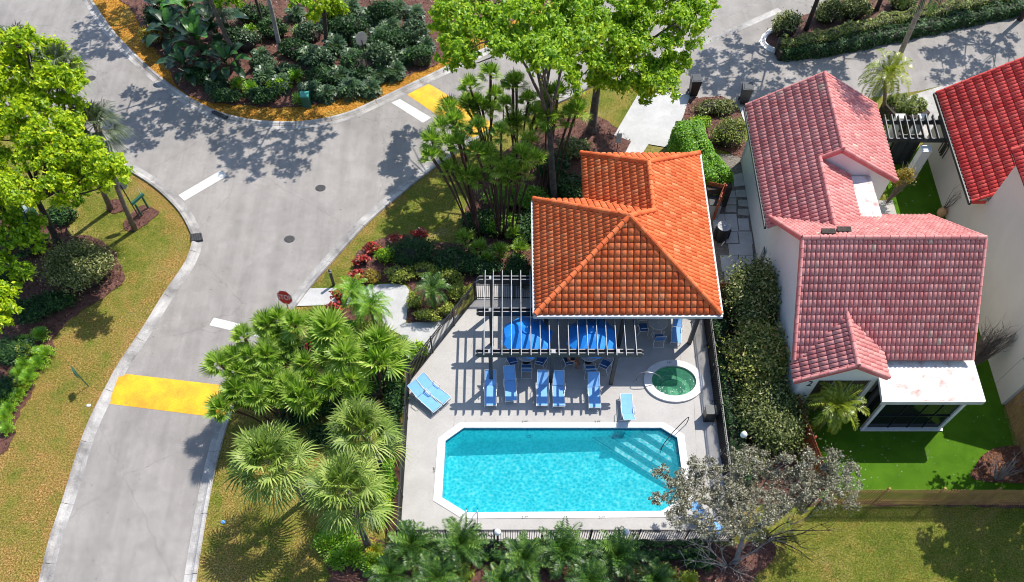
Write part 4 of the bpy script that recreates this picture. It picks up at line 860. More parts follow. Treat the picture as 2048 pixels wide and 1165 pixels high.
metal_fence('black picket fence section on the left side of the pool deck beside the sabal palms', [(-5.4, 13.8, 0), (-5.4, 23.1, 0)])
metal_fence('black picket fence section running diagonally beside the walkway and yellow shrubs', [(-5.36, 23.2, 0), (-1.98, 28.75, 0)])
metal_fence('black picket fence section behind the pergola next to the pavilion', [(-1.9, 28.8, 0), (4.5, 28.8, 0)])
metal_fence('black picket fence section on the right side of the deck beside the olive shrubs', [(10.87, 13.8, 0), (10.87, 30.2, 0)])
def wood_fence(name, label, a_, b_, h, mat, board=0.13, gap=0.03, lean=0.0, grp=None, sub=True):
    a_, b_ = Vector(a_), Vector(b_); t = thing(name, label, 'fence', a_, 0, grp); d = b_ - a_; L_ = d.length; d.normalize(); nrm = Vector((-d.y, d.x, 0)); rz = math.atan2(d.y, d.x)
    mb = MB(); n = int(L_ / (board + gap))
    for i in range(n):
        p = d * ((i + 0.5) * L_ / n); mb.rnd = random.random(); hh = h + random.uniform(-0.02, 0.02); mb.box((p.x, p.y, hh / 2 + 0.03), (board, 0.025, hh), rz)
    mb.build('boards', M[mat], t)
    mb = MB()
    for z in (0.35, h - 0.3): q = nrm * 0.045; mb.bar(q + Vector((0, 0, z)), d * L_ + q + Vector((0, 0, z)), 0.05, 0.09)
    mb.build('rail', M[mat], t)
    m_ = max(1, int(L_ / 2.4))
    for i in range(m_ + 1):
        p = d * (L_ * i / m_) + nrm * 0.1; mb = MB(); mb.box((p.x, p.y, h / 2), (0.1, 0.1, h + 0.06), rz); mb.build('fence_post', M[mat], t)
wood_fence('wooden_fence', 'brown cedar fence along the bottom of the artificial lawn', (15.6, 15.72, 0), (26.3, 15.72, 0), 1.55, 'cedar', 0.075, 0.065)
wood_fence('wooden_fence', 'tall brown cedar fence at the right edge below the cream wall', (26.35, 21.6, 0), (26.6, 15.8, 0), 1.8, 'cedar', 0.10, 0.03)
wood_fence('wooden_fence', 'red-brown board fence hidden behind the feather palm by the olive shrubs', (14.6, 21.0, 0), (15.4, 16.2, 0), 1.7, 'redwood')
wood_fence('wooden_fence', 'short red-stained board fence between the pavilion and the clipped bright hedge', tuple(at(1404, 412)), tuple(at(1434, 418)), 1.6, 'redwood', 0.14, 0.012)
wood_fence('wooden_fence', 'red-stained board fence turning the corner behind the black air conditioner', tuple(at(1434, 418)), tuple(at(1424, 440)), 1.6, 'redwood', 0.14, 0.012)
wood_fence('wooden_fence', 'short red-stained board fence between the roof corner and the olive shrubs', (10.95, 28.3, 0), (12.3, 28.3, 0), 1.7, 'redwood')
# ================================================================== PLANTS
def cloud(n, c, r, shell=0.5, flat=0.0):
    "points through an ellipsoid, denser towards its skin; returns points and outward dirs"
    d = RNG.normal(size=(n, 3)); d /= np.linalg.norm(d, axis=1)[:, None]
    if flat: d[:, 2] = np.where(d[:, 2] < -flat, -d[:, 2], d[:, 2])
    rad = (shell + (1 - shell) * RNG.random(n) ** 0.6)[:, None]
    return np.array(c) + d * rad * np.array(r), d
def lumpy(n, c, r, lumps=22, lr=0.32, shell=0.35):
    "leaf points grouped in lumps over an ellipsoid's surface"
    c = np.array(c); r = np.array(r); L0 = RNG.normal(size=(lumps, 3)); L0 /= np.linalg.norm(L0, axis=1)[:, None]; L0[:, 2] = np.abs(L0[:, 2]) * 1.05 - 0.12; L0[:, :2] *= RNG.uniform(0.75, 1.18, (lumps, 1))
    k = RNG.integers(0, lumps, n); ctr = L0[k] * (1 - lr * 0.8) * RNG.uniform(0.72, 1.0, lumps)[k][:, None]
    d = RNG.normal(size=(n, 3)); d /= np.linalg.norm(d, axis=1)[:, None]
    p = ctr + RNG.normal(size=(n, 3)) * lr * 0.52 + d * 0.03; p *= np.where(RNG.random(n) < 0.05, 1.12, 1.0)[:, None]
    p[:, 2] = np.maximum(p[:, 2], -0.98)
    return c + p * r, (d + ctr * 0.8)
def leaves(name, C, D, size, mat, parent, up=0.5, aspect=0.45, off=None, jitter=0.4):
    V, Fq, R = leaf_quads(C - (np.array(off) if off is not None else 0), size, up, D * 0.9 if D is not None else None, aspect, jitter)
    return np_mesh(name, V, Fq, R, mat, parent)
def shrub(label, px, r, h, mat, n=2600, size=0.075, name='shrub', cat='shrub', group=None, lumps=26, up=0.4, core='barkdark', world=None, aspect=0.45, rz=0.0, box=False):
    b = Vector(world) if world else at(px[0], px[1], h * 0.55); b.z = 0
    t = thing(name, label, cat, b, rz, group); rx, ry = r if isinstance(r, tuple) else (r, r * 0.9)
    if box:
        d = RNG.uniform(-1, 1, (n, 3)); k = RNG.integers(0, 3, n); s_ = np.where(RNG.random(n) < 0.5, -1, 1); m_ = RNG.random(n) < 0.75
        for ax in range(3): q = (k == ax) & m_; d[q, ax] = s_[q] if ax < 2 else 1
        w_ = 1 - 0.10 * np.sin(d[:, :1] * 9) * np.sin(d[:, 1:2] * 7) - 0.12 * (np.abs(d[:, :1] * d[:, 1:2]) ** 3) + RNG.normal(size=(n, 1)) * 0.035
        C = d * w_ * np.array((rx, ry, h * 0.5)) + np.array((0, 0, h * 0.5)); D = d
    else: C, D = lumpy(n, (0, 0, h * 0.45), (rx, ry, h * 0.56), lumps, 0.34)
    C[:, 2] = np.maximum(C[:, 2], 0.04)
    leaves('foliage', C, D, size, mat, t, up, aspect)
    mb = MB()
    for k in range(7):
        a_ = 2 * math.pi * k / 7 + random.random(); mb.tube([(0, 0, 0), (rx * .3 * math.cos(a_), ry * .3 * math.sin(a_), h * .35), (rx * .7 * math.cos(a_), ry * .7 * math.sin(a_), h * .7)], [0.04, 0.03, 0.012], 5)
    if h > 0.6:
        mb.lathe([(rx * 0.55, 0.05), (rx * 0.72, h * 0.3), (rx * 0.6, h * 0.6), (rx * 0.2, h * 0.75)], 9, sy=ry / rx)
    mb.build('stems', M[core] if not box else M['barkdark'], t)
    return t
def hedge(label, px, w, h, mat, n, size=0.08, name='hedge', group=None, world=None, z0=0.0, wb=1.0):
    L_ = [Vector(p) for p in world] if world else ats(px, h); [setattr(p, 'z', 0) for p in L_]
    L_ = spline(L_, 0.3); c = sum(L_, Vector()) / len(L_); t = thing(name, label, 'hedge', c, 0, group)
    cum = [0]
    for a_, b_ in zip(L_[:-1], L_[1:]): cum.append(cum[-1] + (b_ - a_).length)
    s_ = RNG.uniform(0, cum[-1], n); i = np.clip(np.searchsorted(cum, s_) - 1, 0, len(L_) - 2); P = np.array([tuple(p) for p in L_])
    f = ((s_ - np.array(cum)[i]) / np.maximum(1e-6, np.diff(cum)[i]))[:, None]; base = P[i] * (1 - f) + P[i + 1] * f; d = P[i + 1] - P[i]; d /= np.linalg.norm(d, axis=1)[:, None]; nr = np.stack([-d[:, 1], d[:, 0], 0 * d[:, 0]], 1)
    th = RNG.uniform(-0.15, math.pi + 0.15, n); k = 0.55; ex = np.sign(np.cos(th)) * np.abs(np.cos(th)) ** k; ez = np.abs(np.sin(th)) ** k
    wob = 1 + wb * (0.10 * np.sin(s_ * 2.3 + th * 2) + 0.06 * np.sin(s_ * 5.1)); rad = RNG.uniform(0.82, 1.02, n) * wob
    endf = np.minimum(1, np.minimum(s_, cum[-1] - s_) / (w * 0.5) + 0.45)
    C = base - np.array(tuple(c)) + nr * (ex * rad * w / 2 * endf)[:, None]; C[:, 2] = z0 + np.abs(ez * rad) * h * (0.25 + 0.75 * endf) * np.where(np.sin(th) > 0.05, 1, RNG.random(n))
    D = nr * ex[:, None] * 0.8; D[:, 2] = ez
    leaves('foliage', C, D, size, mat, t, 0.25)
    mb = MB()
    for a_, b_ in zip(L_[:-1:2], L_[1::2]): mb.bar(a_ - c + Vector((0, 0, h * .38 + z0)), b_ - c + (b_ - a_) + Vector((0, 0, h * .38 + z0)), w * 0.72, h * 0.7)
    mb.build('branches', M['barkdark'], t); return t
# ------------------------------------------------------------------ broadleaf trees
def limb(mb, p0, p1, r0, r1, bend=0.12, n=5):
    p0, p1 = Vector(p0), Vector(p1); L_ = (p1 - p0).length; pts = []; o = Vector((random.uniform(-1, 1), random.uniform(-1, 1), random.uniform(-.3, .5))) * L_ * bend
    for i in range(n + 1): f = i / n; pts.append(p0.lerp(p1, f) + o * math.sin(math.pi * f) + Vector((random.uniform(-1, 1), random.uniform(-1, 1), 0)) * 0.02 * L_ * (0 < i < n))
    mb.tube(pts, [r0 + (r1 - r0) * i / n for i in range(n + 1)], 7 if r0 > 0.08 else 5); return pts
def tree(label, base, clumps, mat, bark, size=0.10, n=320, trunk_r=0.22, fork=0.45, name='tree', group=None, aspect=0.5, up=0.35, forkpt=None, subl=9, cat='tree'):
    "clumps: world (x, y, z, r)"
    b = Vector(base); t = thing(name, label, cat, b, 0, group); cl = np.array(clumps); cen = cl[:, :3].mean(0); mb = MB()
    fp = Vector(forkpt) if forkpt else b.lerp(Vector(cen), fork); fp = Vector((b.x + (fp.x - b.x) * 0.7, b.y + (fp.y - b.y) * 0.7, fp.z))
    pts = [b + Vector((0, 0, -0.05)), b + Vector((0, 0, 0.25)), b.lerp(fp, 0.5) + Vector((random.uniform(-.1, .1), random.uniform(-.1, .1), 0)), fp]
    mb.tube(pts, [trunk_r * 1.5, trunk_r * 1.1, trunk_r * 0.9, trunk_r * 0.75], 9)
    order = sorted(range(len(cl)), key=lambda k: random.random()); main = order[:max(3, len(cl) // 6)]; ends = []
    for k in main:
        e = Vector(cl[k][:3]) - Vector((0, 0, cl[k][3] * 0.3)); p = limb(mb, fp, e, trunk_r * 0.55, 0.04); ends += p[2:]
    for k in order:
        if k in main: continue
        e = Vector(cl[k][:3]); q = min(ends, key=lambda v: (v - e).length); limb(mb, q, e, 0.05, 0.012, 0.15, 4)
    mb.build('trunk', M[bark], t, True, off=b)
    # each clump is a spray of smaller lumps on a shallow dome
    Cs, Ds = [], []
    for x, y, z, r in cl:
        for s_ in range(subl + 5):
            a_ = RNG.random() * 2 * math.pi; q = r * math.sqrt(RNG.random()); c = (x + q * math.cos(a_), y + q * math.sin(a_), z + (1 - (q / r) ** 2) * r * 0.35 + RNG.uniform(-.3, .25) * r)
            rr = r * RNG.uniform(0.14, 0.46); k_ = int(n * 1.75 / (subl + 5)); D = RNG.normal(size=(k_, 3)); C = np.array(c) + D * np.array((rr, rr, rr * 0.55)) * 0.55; D = D * 0.35; Cs.append(C); Ds.append(D)
    leaves('crown', np.concatenate(Cs), np.concatenate(Ds), size, mat, t, up, aspect, off=tuple(b)); return t
def px_clumps(l, z=None): return [(*at(x, y, zz)[:2], zz, r) for x, y, zz, r in l]
def scatter_clumps(poly, z0, z1, n, r0, r1, zf=None):
    P = np.array(poly, float); lo, hi = P.min(0), P.max(0); out = []; tries = 0
    while len(out) < n and tries < 6000:
        tries += 1; q = RNG.uniform(lo, hi); 
        if not inside(q[None], [tuple(p) for p in poly])[0]: continue
        if any((q[0] - o[0]) ** 2 + (q[1] - o[1]) ** 2 < 24 ** 2 for o in out) and tries < 4000: continue
        out.append((q[0], q[1]))
    return [(*at(x, y, z)[:2], z, RNG.uniform(r0, r1)) for x, y in out for z in [RNG.uniform(z0, z1) if zf is None else zf(x, y) + RNG.uniform(-.6, .6)]]
# ------------------------------------------------------------------ fan palms
def fan_mesh(name, nleaf, R, pet, nseg, lo=-35, hi=80, droop=0.25, mat=None, w=0.055, spread=150, seed=1, split=0.0):
    rg = np.random.default_rng(seed); V, Fq, Rn = [], [], []; mb = MB()
    for i in range(nleaf):
        az = i * 2.39996 + rg.uniform(-.25, .25); el = math.radians(lo + (hi - lo) * (1 - (i + .5) / nleaf) ** 0.85 + rg.uniform(-7, 7))
        d = np.array((math.cos(az) * math.cos(el), math.sin(az) * math.cos(el), math.sin(el))); side = np.array((-math.sin(az), math.cos(az), 0)); upv = np.cross(side, d) * -1
        if upv[2] < 0 and el < 1.2: upv = -upv
        pl = pet * rg.uniform(0.75, 1.1) * (0.4 + 0.6 * (i + 1) / nleaf); hub = d * pl + np.array((0, 0, -0.12 * pl)); mb.tube([(0, 0, 0), tuple(hub * 0.5 + np.array((0, 0, 0.03))), tuple(hub)], [0.018, 0.012, 0.008], 3, False)
        rl = R * rg.uniform(0.82, 1.1); base_r = rg.random(); tilt = rg.uniform(-0.35, 0.35)
        for s_ in range(nseg):
            f = (s_ + .5) / nseg * 2 - 1; a = math.radians(spread) * f + rg.uniform(-.03, .03)
            dr = d * math.cos(a) + side * math.sin(a) * (1) + upv * (0.18 + tilt * math.sin(a) * 0.5); dr /= np.linalg.norm(dr); L_ = rl * (0.72 + 0.28 * math.cos(a)) * rg.uniform(0.9, 1.06)
            ps = np.cross(dr, upv); ps /= np.linalg.norm(ps) + 1e-9; m = hub + dr * L_ * 0.55; tip = hub + dr * L_ * 0.98 + np.array((0, 0, -droop * L_ * rg.uniform(0.5, 1.4)))
            ww = w * rg.uniform(0.85, 1.1); k = len(V); V += [hub + ps * ww * .15, m + ps * ww * .5 + upv * ww * .1, tip, m - ps * ww * .5 - upv * ww * .25]; Fq.append((k, k + 1, k + 2, k + 3)); Rn.append(np.clip(base_r * 0.45 + rg.random() * 0.6 - 0.02, 0, 1))
    o = np_mesh(name, np.array(V), np.array(Fq), np.array(Rn), mat); me = o.data
    bm = bmesh.new(); bm.from_mesh(me); tmp = bpy.data.meshes.new('p'); tmp.from_pydata(mb.v, [], mb.f); tmp.attributes.new('rnd', 'FLOAT', 'FACE').data.foreach_set('value', [0.85] * len(mb.f)); bm.from_mesh(tmp); bm.to_mesh(me); bm.free(); bpy.data.meshes.remove(tmp)
    bpy.data.objects.remove(o); return me
def crown_obj(name, me, parent, loc, rz=None, s=1.0, tilt=(0, 0)):
    o = bpy.data.objects.new(name, me); link(o, parent); o.location = loc; o.rotation_euler = (tilt[0], tilt[1], random.uniform(0, 6.28) if rz is None else rz); o.scale = (s, s, s * 0.95); return o
PAU = [fan_mesh('paurotis_crown', 13, 0.56, 0.30, 13, -12, 86, 0.10, L_FAN, 0.052, 88, k) for k in range(4)]
def palm_clump(label, basepx, stems, meshes, fibre='fibre', r=0.055, zmul=1.0, scale=1.0, group=None, name='clumping_palm', spread=0.5):
    "stems: (px, py, z[, scale]) of each crown"
    b = at(*basepx); t = thing(name, label, 'palm', b, 0, group)
    for k, st_ in enumerate(stems):
        x, y, z = st_[:3]; sc_ = (st_[3] if len(st_) > 3 else 1.0) * scale * random.uniform(0.92, 1.1); top = at(x, y, z) - b; d = Vector((top.x, top.y, 0)); off = d * min(0.55, spread) * 0.5 + Vector((random.uniform(-.25, .25), random.uniform(-.25, .25), 0))
        mb = MB(); p0 = off; n = 5; pts = [p0.lerp(Vector(top), i / n) - Vector((d.x, d.y, 0)) * 0.10 * math.sin(math.pi * i / n) for i in range(n + 1)]; mb.rnd = random.random()
        mb.tube(pts, [r * 0.9, r * 0.8, r * 0.85, r, r * 1.35, r * 1.5], 6); s_ = mb.build('trunk', M[fibre], t, True)
        ld = (pts[-1] - pts[-2]).normalized(); crown_obj('crown', random.choice(meshes), s_, pts[-1], None, sc_, (-ld.y * 0.5, ld.x * 0.5))
    return t
def hz_(base, y):
    b = at(*base); lo, hi = 0.2, 14
    for _ in range(40):
        m_ = (lo + hi) / 2; Zc = m_ - CAM_H; v = b.y * math.cos(TILT) + Zc * math.sin(TILT); w_ = b.y * math.sin(TILT) - Zc * math.cos(TILT)
        if PCY - FPX * v / w_ > y: lo = m_
        else: hi = m_
    return lo
def over(base, l, f=0.97): return base, [(p[0], p[1], max(1.6, hz_(base, p[1]) * f)) for p in l]
def Z5(l, z): return [(820 + x / 2.9125, 120 + y / 2.9125, zz) for x, y, zz in l]
G1 = 'slender clumping palms between the road and the pavilion'
palm_clump('clump of slender leaning fan palms nearest the road, left of the orange roof', (968, 482), Z5([(130,570,5.2),(130,478,5.6),(190,400,5.6),(225,500,5.4),(290,490,5.4),(240,650,4.2),(340,680,3.8),(230,290,5.8),(262,365,5.8),(300,430,5.3)], 0), PAU, group=G1, scale=1.16)
palm_clump('dense middle clump of slender fan palms just left of the orange roof corner', (1010, 478), Z5([(400,400,6.0),(390,540,5.2),(460,560,4.8),(400,690,3.6),(530,430,5.8),(520,690,3.8),(590,700,3.6),(650,660,4.0),(650,565,4.8),(570,640,4.2),(730,590,4.2),(480,620,4.4)], 0), PAU, group=G1, scale=1.16)
palm_clump('clump of slender fan palms rising in front of the yellow hump under the large tree', *over((975, 296), Z5([(340,250,4.6),(350,160,5.2),(330,290,4.2),(420,285,4.2),(480,295,4.0),(500,215,4.6),(470,90,5.4),(390,250,4.6)], 0)), PAU, group=G1, scale=1.16)
palm_clump('sparse clump of dark-stemmed fan palms beside the trunks of the large tree', *over((1035, 322), Z5([(560,270,4.6),(620,135,5.4),(600,150,5.4),(690,245,4.6),(625,360,4.0),(600,395,3.6),(730,320,4.0),(740,390,3.6)], 0)), PAU, group=G1, scale=1.16)
palm_clump('leaning group of fan palms with long pale stems behind the orange roof wing', (1095, 398), Z5([(800,330,4.6),(835,370,4.2),(860,205,5.2),(800,215,5.2),(970,300,4.6,),(930,330,4.2),(700,480,3.2)], 0), PAU, group=G1, scale=1.16)
for k, (x, y, s_) in enumerate([(930,478,1.1),(960,498,1.0),(1000,505,1.1),(1040,500,1.0),(1030,470,1.0),(975,520,.9)]):
    b = at(x, y, 0.5); b.z = 0; lab = ['at the lawn edge', 'at the foot of the leaning stems', 'in the dark bed below the middle clump', 'touching the orange roof edge', 'half under the orange roof edge', 'lowest of the dark bed'][k]
    t = thing('young_fan_palm', 'low deep green young fan palm ' + lab, 'palm', b, 0, 'young fan palms at the foot of the clumps'); crown_obj('crown', PAU[k % 4], t, (0, 0, 0.5), None, s_); mb = MB(); mb.tube([(0, 0, 0), (0, 0, 0.55)], 0.06, 6); mb.build('trunk', M['fibre'], t)
PB = [fan_mesh('fan_crown', 14, 0.64, 0.32, 14, -14, 84, 0.12, L_FAN, 0.062, 90, 10 + k) for k in range(3)]
def Z4(l): return [(400 + p[0] / 3.884, 560 + p[1] / 3.884, *p[2:]) for p in l]
G2 = 'clumping fan palms between the road and the walkway'
palm_clump('clump of fan palms just below the STOP sign', (612, 778), Z4([(740,350,3.9),(520,350,3.6,1.1),(700,510,3.2),(620,310,3.7),(860,330,3.4,.9),(640,440,3.2)]), PB, group=G2, scale=1.14)
palm_clump('clump of fan palms leaning over the road edge right of the yellow hump', (530, 790), Z4([(345,440,3.7),(155,660,3.6),(270,610,3.4),(395,600,3.4),(520,580,3.3),(560,750,2.8),(430,700,3.0),(300,720,3.2)]), PB, group=G2, scale=1.14)
palm_clump('broad-leaved fan palms in the middle of the planting, left of the pool fence', (700, 790), Z4([(1010,390,3.4,1.45),(1130,580,3.2,1.25),(930,330,3.2),(1010,610,2.9,1.2),(960,470,3.0,1.1)]), PB, group=G2, scale=1.14)
palm_clump('fan palms at the lower edge of the planting, above the shaggy sabal palms', (565, 838), Z4([(290,850,3.0),(450,900,2.8,1.1),(600,880,2.7),(170,1000,2.8),(250,960,2.6),(780,900,2.6,1.2),(900,950,2.5,1.1),(1030,820,2.8,1.15),(690,950,2.4)]), PB, group=G2, scale=1.14)
palm_clump('fan palms filling the gap between the upper palms and the two upper sabal palms', (650, 800), Z4([(620,560,3.0),(820,650,2.9),(860,770,2.6,1.1),(680,810,2.8),(1180,780,2.6,1.2),(1230,900,2.4,1.1),(1120,470,3.0),(560,480,3.2),(350,900,2.6)]), PB, group=G2, scale=1.1)
palm_clump('large fan palms close to the left pool fence', (760, 790), Z4([(1390,480,3.0,1.3),(1400,640,2.6,1.7),(1480,560,2.4,1.3),(1310,560,2.6,1.2)]), PB, group=G2, scale=1.14)
# shaggy sabal palms
SAB = [fan_mesh('sabal_crown', 44, 0.78, 0.98, 18, -48, 84, 0.34, L_SABAL, 0.055, 118, 30 + k) for k in range(2)]
SABG = fan_mesh('grey_fan_crown', 30, 0.85, 0.85, 20, -50, 84, 0.42, L_SABALG, 0.062, 100, 41)
def sabal(label, base, crown, s, me, bark='palmbark', r=0.16, group=None, name='fan_palm'):
    b = Vector(base); c = Vector(crown); t = thing(name, label, 'palm', b, 0, group); d = c - b; pts = [Vector((0, 0, -0.03))] + [d * f + Vector((-d.x, -d.y, 0)) * 0.12 * math.sin(math.pi * f) for f in (0.25, 0.5, 0.75, 1.0)]
    mb = MB(); mb.tube(pts, [r * 1.2, r, r * 0.95, r, r * 1.25], 10); mb.build('trunk', M[bark], t, True); ld = d.normalized(); crown_obj('crown', me, t, d, None, s, (-ld.y * 0.4, ld.x * 0.4)); return t
G3 = 'shaggy sabal palms left of the pool'
sabal('shaggy sabal palm nearest the road below the yellow hump', at(612, 1000), at(540, 918, 4.4), 1.55, SAB[0], group=G3)
sabal('shaggy sabal palm touching the left pool fence, upper one of the three', at(765, 935), at(722, 858, 3.6), 1.45, SAB[1], group=G3)
sabal('shaggy sabal palm with a curved bare trunk, lowest of the three', at(740, 1100), at(690, 975, 4.4), 1.55, SAB[1], bark='bark', group=G3)
G4 = 'fan palms behind the lime green tree'
sabal('grey-green fan palm with a bare leaning trunk, in front of the left sign back', at(270, 460), at(192, 248, 6.0), 1.25, SABG, group=G4, r=0.14)
sabal('grey-green fan palm half hidden behind the top of the lime green tree', at(222, 420), at(118, 128, 7.9), 1.1, SABG, group=G4, r=0.14)
sabal('grey-green fan palm peeping over the lime green tree at the left edge', at(150, 380), at(42, 92, 7.9), 1.0, SABG, group=G4, r=0.14)
# ------------------------------------------------------------------ feather palms
def frond_mesh(name, nf, L, nl, lo, hi, arch, leafl, mat, w=0.03, seed=1, vshape=0.5, irregular=0.0):
    rg = np.random.default_rng(seed); V, Fq, Rn = [], [], []
    for i in range(nf):
        az = i * 2.39996 + rg.uniform(-.3, .3); el = math.radians(lo + (hi - lo) * (1 - (i + .5) / nf) + rg.uniform(-6, 6)); ll = L * rg.uniform(0.8, 1.08); br = rg.random()
        h = np.array((math.cos(az), math.sin(az), 0)); side = np.array((-math.sin(az), math.cos(az), 0)); p = np.zeros(3); e = el; prev = p
        for s_ in range(nl):
            f = s_ / nl; step = ll / nl; e = el - arch * f ** 1.3 * 1.6; d = h * math.cos(e) + np.array((0, 0, 1)) * math.sin(e); q = p + d * step; upv = -h * math.sin(e) + np.array((0, 0, 1)) * math.cos(e)
            k = len(V); wr = 0.012 * (1 - f) + 0.004; V += [p + side * wr, q + side * wr * .9, q - side * wr * .9, p - side * wr]; Fq.append((k, k + 1, k + 2, k + 3)); Rn.append(0.8)
            if f > 0.08:
                pr = leafl * math.sin(math.pi * min(1, f * 0.85 + 0.16)) ** 0.6 * rg.uniform(0.85, 1.1)
                for sg in (-1, 1):
                    dd = side * sg * 0.85 + d * 0.5 + upv * (vshape * rg.uniform(0.4, 1.3)) + rg.normal(size=3) * irregular; dd /= np.linalg.norm(dd); m = q + dd * pr * .5; tip = q + dd * pr + np.array((0, 0, -0.22 * pr)); pw = d * w * .5
                    k = len(V); V += [q, m + pw, tip, m - pw]; Fq.append((k, k + 1, k + 2, k + 3)); Rn.append(np.clip(br * 0.55 + rg.random() * 0.45, 0, 1))
            p = q
    o = np_mesh(name, np.array(V), np.array(Fq), np.array(Rn), mat); me = o.data; bpy.data.objects.remove(o); return me
CYC = [frond_mesh('cycad_crown', 30, 1.4, 22, -8, 82, 0.7, 0.34, L_CYC, 0.058, 50 + k) for k in range(3)]
def feather(label, px, z, s, me, r=0.14, base=None, name='feather_palm', group=None, bark='palmbark', cat='palm'):
    c = at(px[0], px[1], z); b = at(*base) if base else Vector((c.x, c.y, 0)); t = thing(name, label, cat, b, 0, group); d = c - b; mb = MB(); mb.tube([(0, 0, -0.02), tuple(d * .5), tuple(d)], [r * 1.1, r * 0.9, r], 8); mb.build('trunk', M[bark], t, True)
    crown_obj('crown', me, t, d, None, s); return t
G5 = 'feathery cycads in a row below the pool fence'
for k, (x, y, s_, l) in enumerate([(822,1092,1.15,'first from the left end of the row'), (922,1092,1.2,'below the pool ladder'), (1048,1122,1.1,'yellowish one below the left lamp globe'), (1124,1102,1.15,'in the middle of the row, in front of the fence box'), (1232,1115,1.2,'below the right lamp globe'), (872,1158,1.0,'cut by the bottom edge, left of the yellow croton'), (1180,1165,1.0,'cut by the bottom edge in the middle'), (1005,1168,0.9,'small one at the bottom edge right of the yellow croton'), (1310,1165,0.9,'at the bottom edge left of the bare branches'), (780,1150,0.9,'at the lower left end by the curved sabal trunk')]):
    feather('dark green feathery cycad ' + l, (x, y), 0.85, s_, CYC[k % 3], name='cycad', group=G5, cat='cycad')
PHX = [frond_mesh('feather_crown', 30, 1.4, 20, -30, 75, 0.9, 0.34, m_, 0.06, 60 + k) for k, m_ in enumerate((L_CYC, L_CYCY, L_FERN))]
feather('dark bushy feather palm ringed by the yellow variegated shrubs', (864, 580), 1.3, 0.85, PHX[0], group=None)
feather('feather palm arching over the walkway, upper of two', (705, 585), 2.2, 0.8, PHX[2])
feather('feather palm beside the walkway bend with red blooms at its foot', (742, 615), 2.0, 0.95, PHX[2])
feather('yellow-tipped feather palm in front of the pink house porch', (1673, 812), 2.1, 1.15, PHX[1], r=0.1)
feather('light green feather palm between the lane and the garden pergola', (1772, 152), 3.6, 1.25, PHX[1], base=(1768, 232), r=0.12)
feather('small feather palm shadowing the right corner of the pool planting', (800, 700), 1.6, 0.75, PHX[0])
# ------------------------------------------------------------------ broadleaf trees
random.seed(21)
lime = scatter_clumps([(-90,70),(40,75),(110,80),(150,115),(158,200),(165,275),(205,312),(238,345),(225,385),(150,400),(120,370),(60,400),(-90,420)], 6.0, 8.0, 64, 0.55, 0.95, lambda x, y: 9.0 - 0.0085 * y)
tree('big lime green tree filling the upper left edge of the photo', at(122, 492), lime, L_LIME, 'barkdark', 0.10, 560, 0.2, forkpt=at(80, 395, 2.8))
low1 = px_clumps([(20,430,3.5,.8),(60,455,3.5,.8),(-20,470,3.5,.9),(30,485,3.2,.8),(70,480,3.0,.7),(5,530,3.0,.8),(50,545,2.8,.7),(-40,540,3,.8),(-10,400,4,.9),(35,400,4.2,.7)])
tree('small light green tree low at the left edge under the lime tree', at(-20, 560), low1, L_BRIGHT, 'barkdark', 0.11, 520, 0.1)
low2 = px_clumps([(5,585,4,.7),(15,620,3.8,.6),(-20,610,4,.8),(-30,650,3.6,.7),(5,645,3.6,.5)])
tree('small lime green treetop at the left edge above the dark undergrowth', at(-40, 720), low2, L_LIME, 'barkdark', 0.10, 500, 0.08)
low3 = px_clumps([(130,385,2.2,.45),(150,400,2.0,.45),(165,390,2.2,.4),(140,365,2.4,.4)])
tree('sapling of fresh leaves on the lawn edge beside the lime tree', at(140, 440), low3, L_BRIGHT, 'barkdark', 0.09, 380, 0.05)
big1 = scatter_clumps([(868,55),(930,-60),(1180,-60),(1180,60),(1150,130),(1080,125),(1020,100),(960,115),(900,150),(872,120)], 5.6, 7.4, 44, 0.5, 0.95, lambda x, y: min(8.6, 5.6 + (x - 865) * 0.02))
tree('large bright green tree with several slim trunks left of the thick-trunked one', at(1108, 400), big1, L_BRIGHT, 'bark', 0.105, 620, 0.19, forkpt=at(1090, 225, 4.6))
big2 = scatter_clumps([(1120,-60),(1410,-60),(1400,40),(1372,100),(1330,175),(1290,210),(1255,190),(1215,170),(1150,160),(1110,90)], 5.0, 8.5, 56, 0.6, 1.0, lambda x, y: 7.2 - 0.012 * max(0, y))
tree('large bright green tree with one thick trunk above the driveway', at(1183, 264), big2, L_BRIGHT, 'bark', 0.105, 620, 0.27, forkpt=at(1196, 165, 3.6))
# island trees: their trunks stand in view, most of their crowns above the picture
def tall(label, base, h, cr, mat, bark, lean=(0, 0), nc=16, r=0.15, size=0.12, n=190, group=None, low=None):
    b = at(*base); cl = []
    for k in range(nc): a_ = 2.4 * k; q = cr * math.sqrt((k + .5) / nc); cl.append((b.x + lean[0] + q * math.cos(a_), b.y + lean[1] + q * math.sin(a_), h + (1 - (q / cr) ** 2) * 1.2 + random.uniform(-.7, .7), random.uniform(0.55, 0.85)))
    if low: cl += px_clumps(low)
    return tree(label, b, cl, mat, bark, size, n, r, fork=0.62, group=group)
G6 = 'trees standing in the planted island'
tall('tree with a slim grey trunk left of centre in the planted island', (478, 132), 7.6, 2.6, L_BRIGHT, 'bark', (-.8, -.3), group=G6)
tall('tree with a pale trunk in the middle of the planted island', (562, 104), 8.2, 2.8, L_BRIGHT, 'barkpale', (.3, 0), group=G6, low=[(612,8,3.2,.5),(630,20,3,.45),(585,5,3.3,.45)])
tall('tree with a dark trunk and lime leaves at the top of the planted island', (655, 92), 9.2, 3.6, L_LIME, 'barkdark', (3.0, -3.2), nc=26, group=G6, low=[(645,14,3.6,.5),(628,35,3.2,.4),(660,-5,3.8,.5)])
tall('tree with a thin dark trunk between the two pale trunks in the planted island', (530, 60), 7.4, 2.2, L_BRIGHT, 'barkdark', (0, .3), group=G6, r=0.09, nc=10)
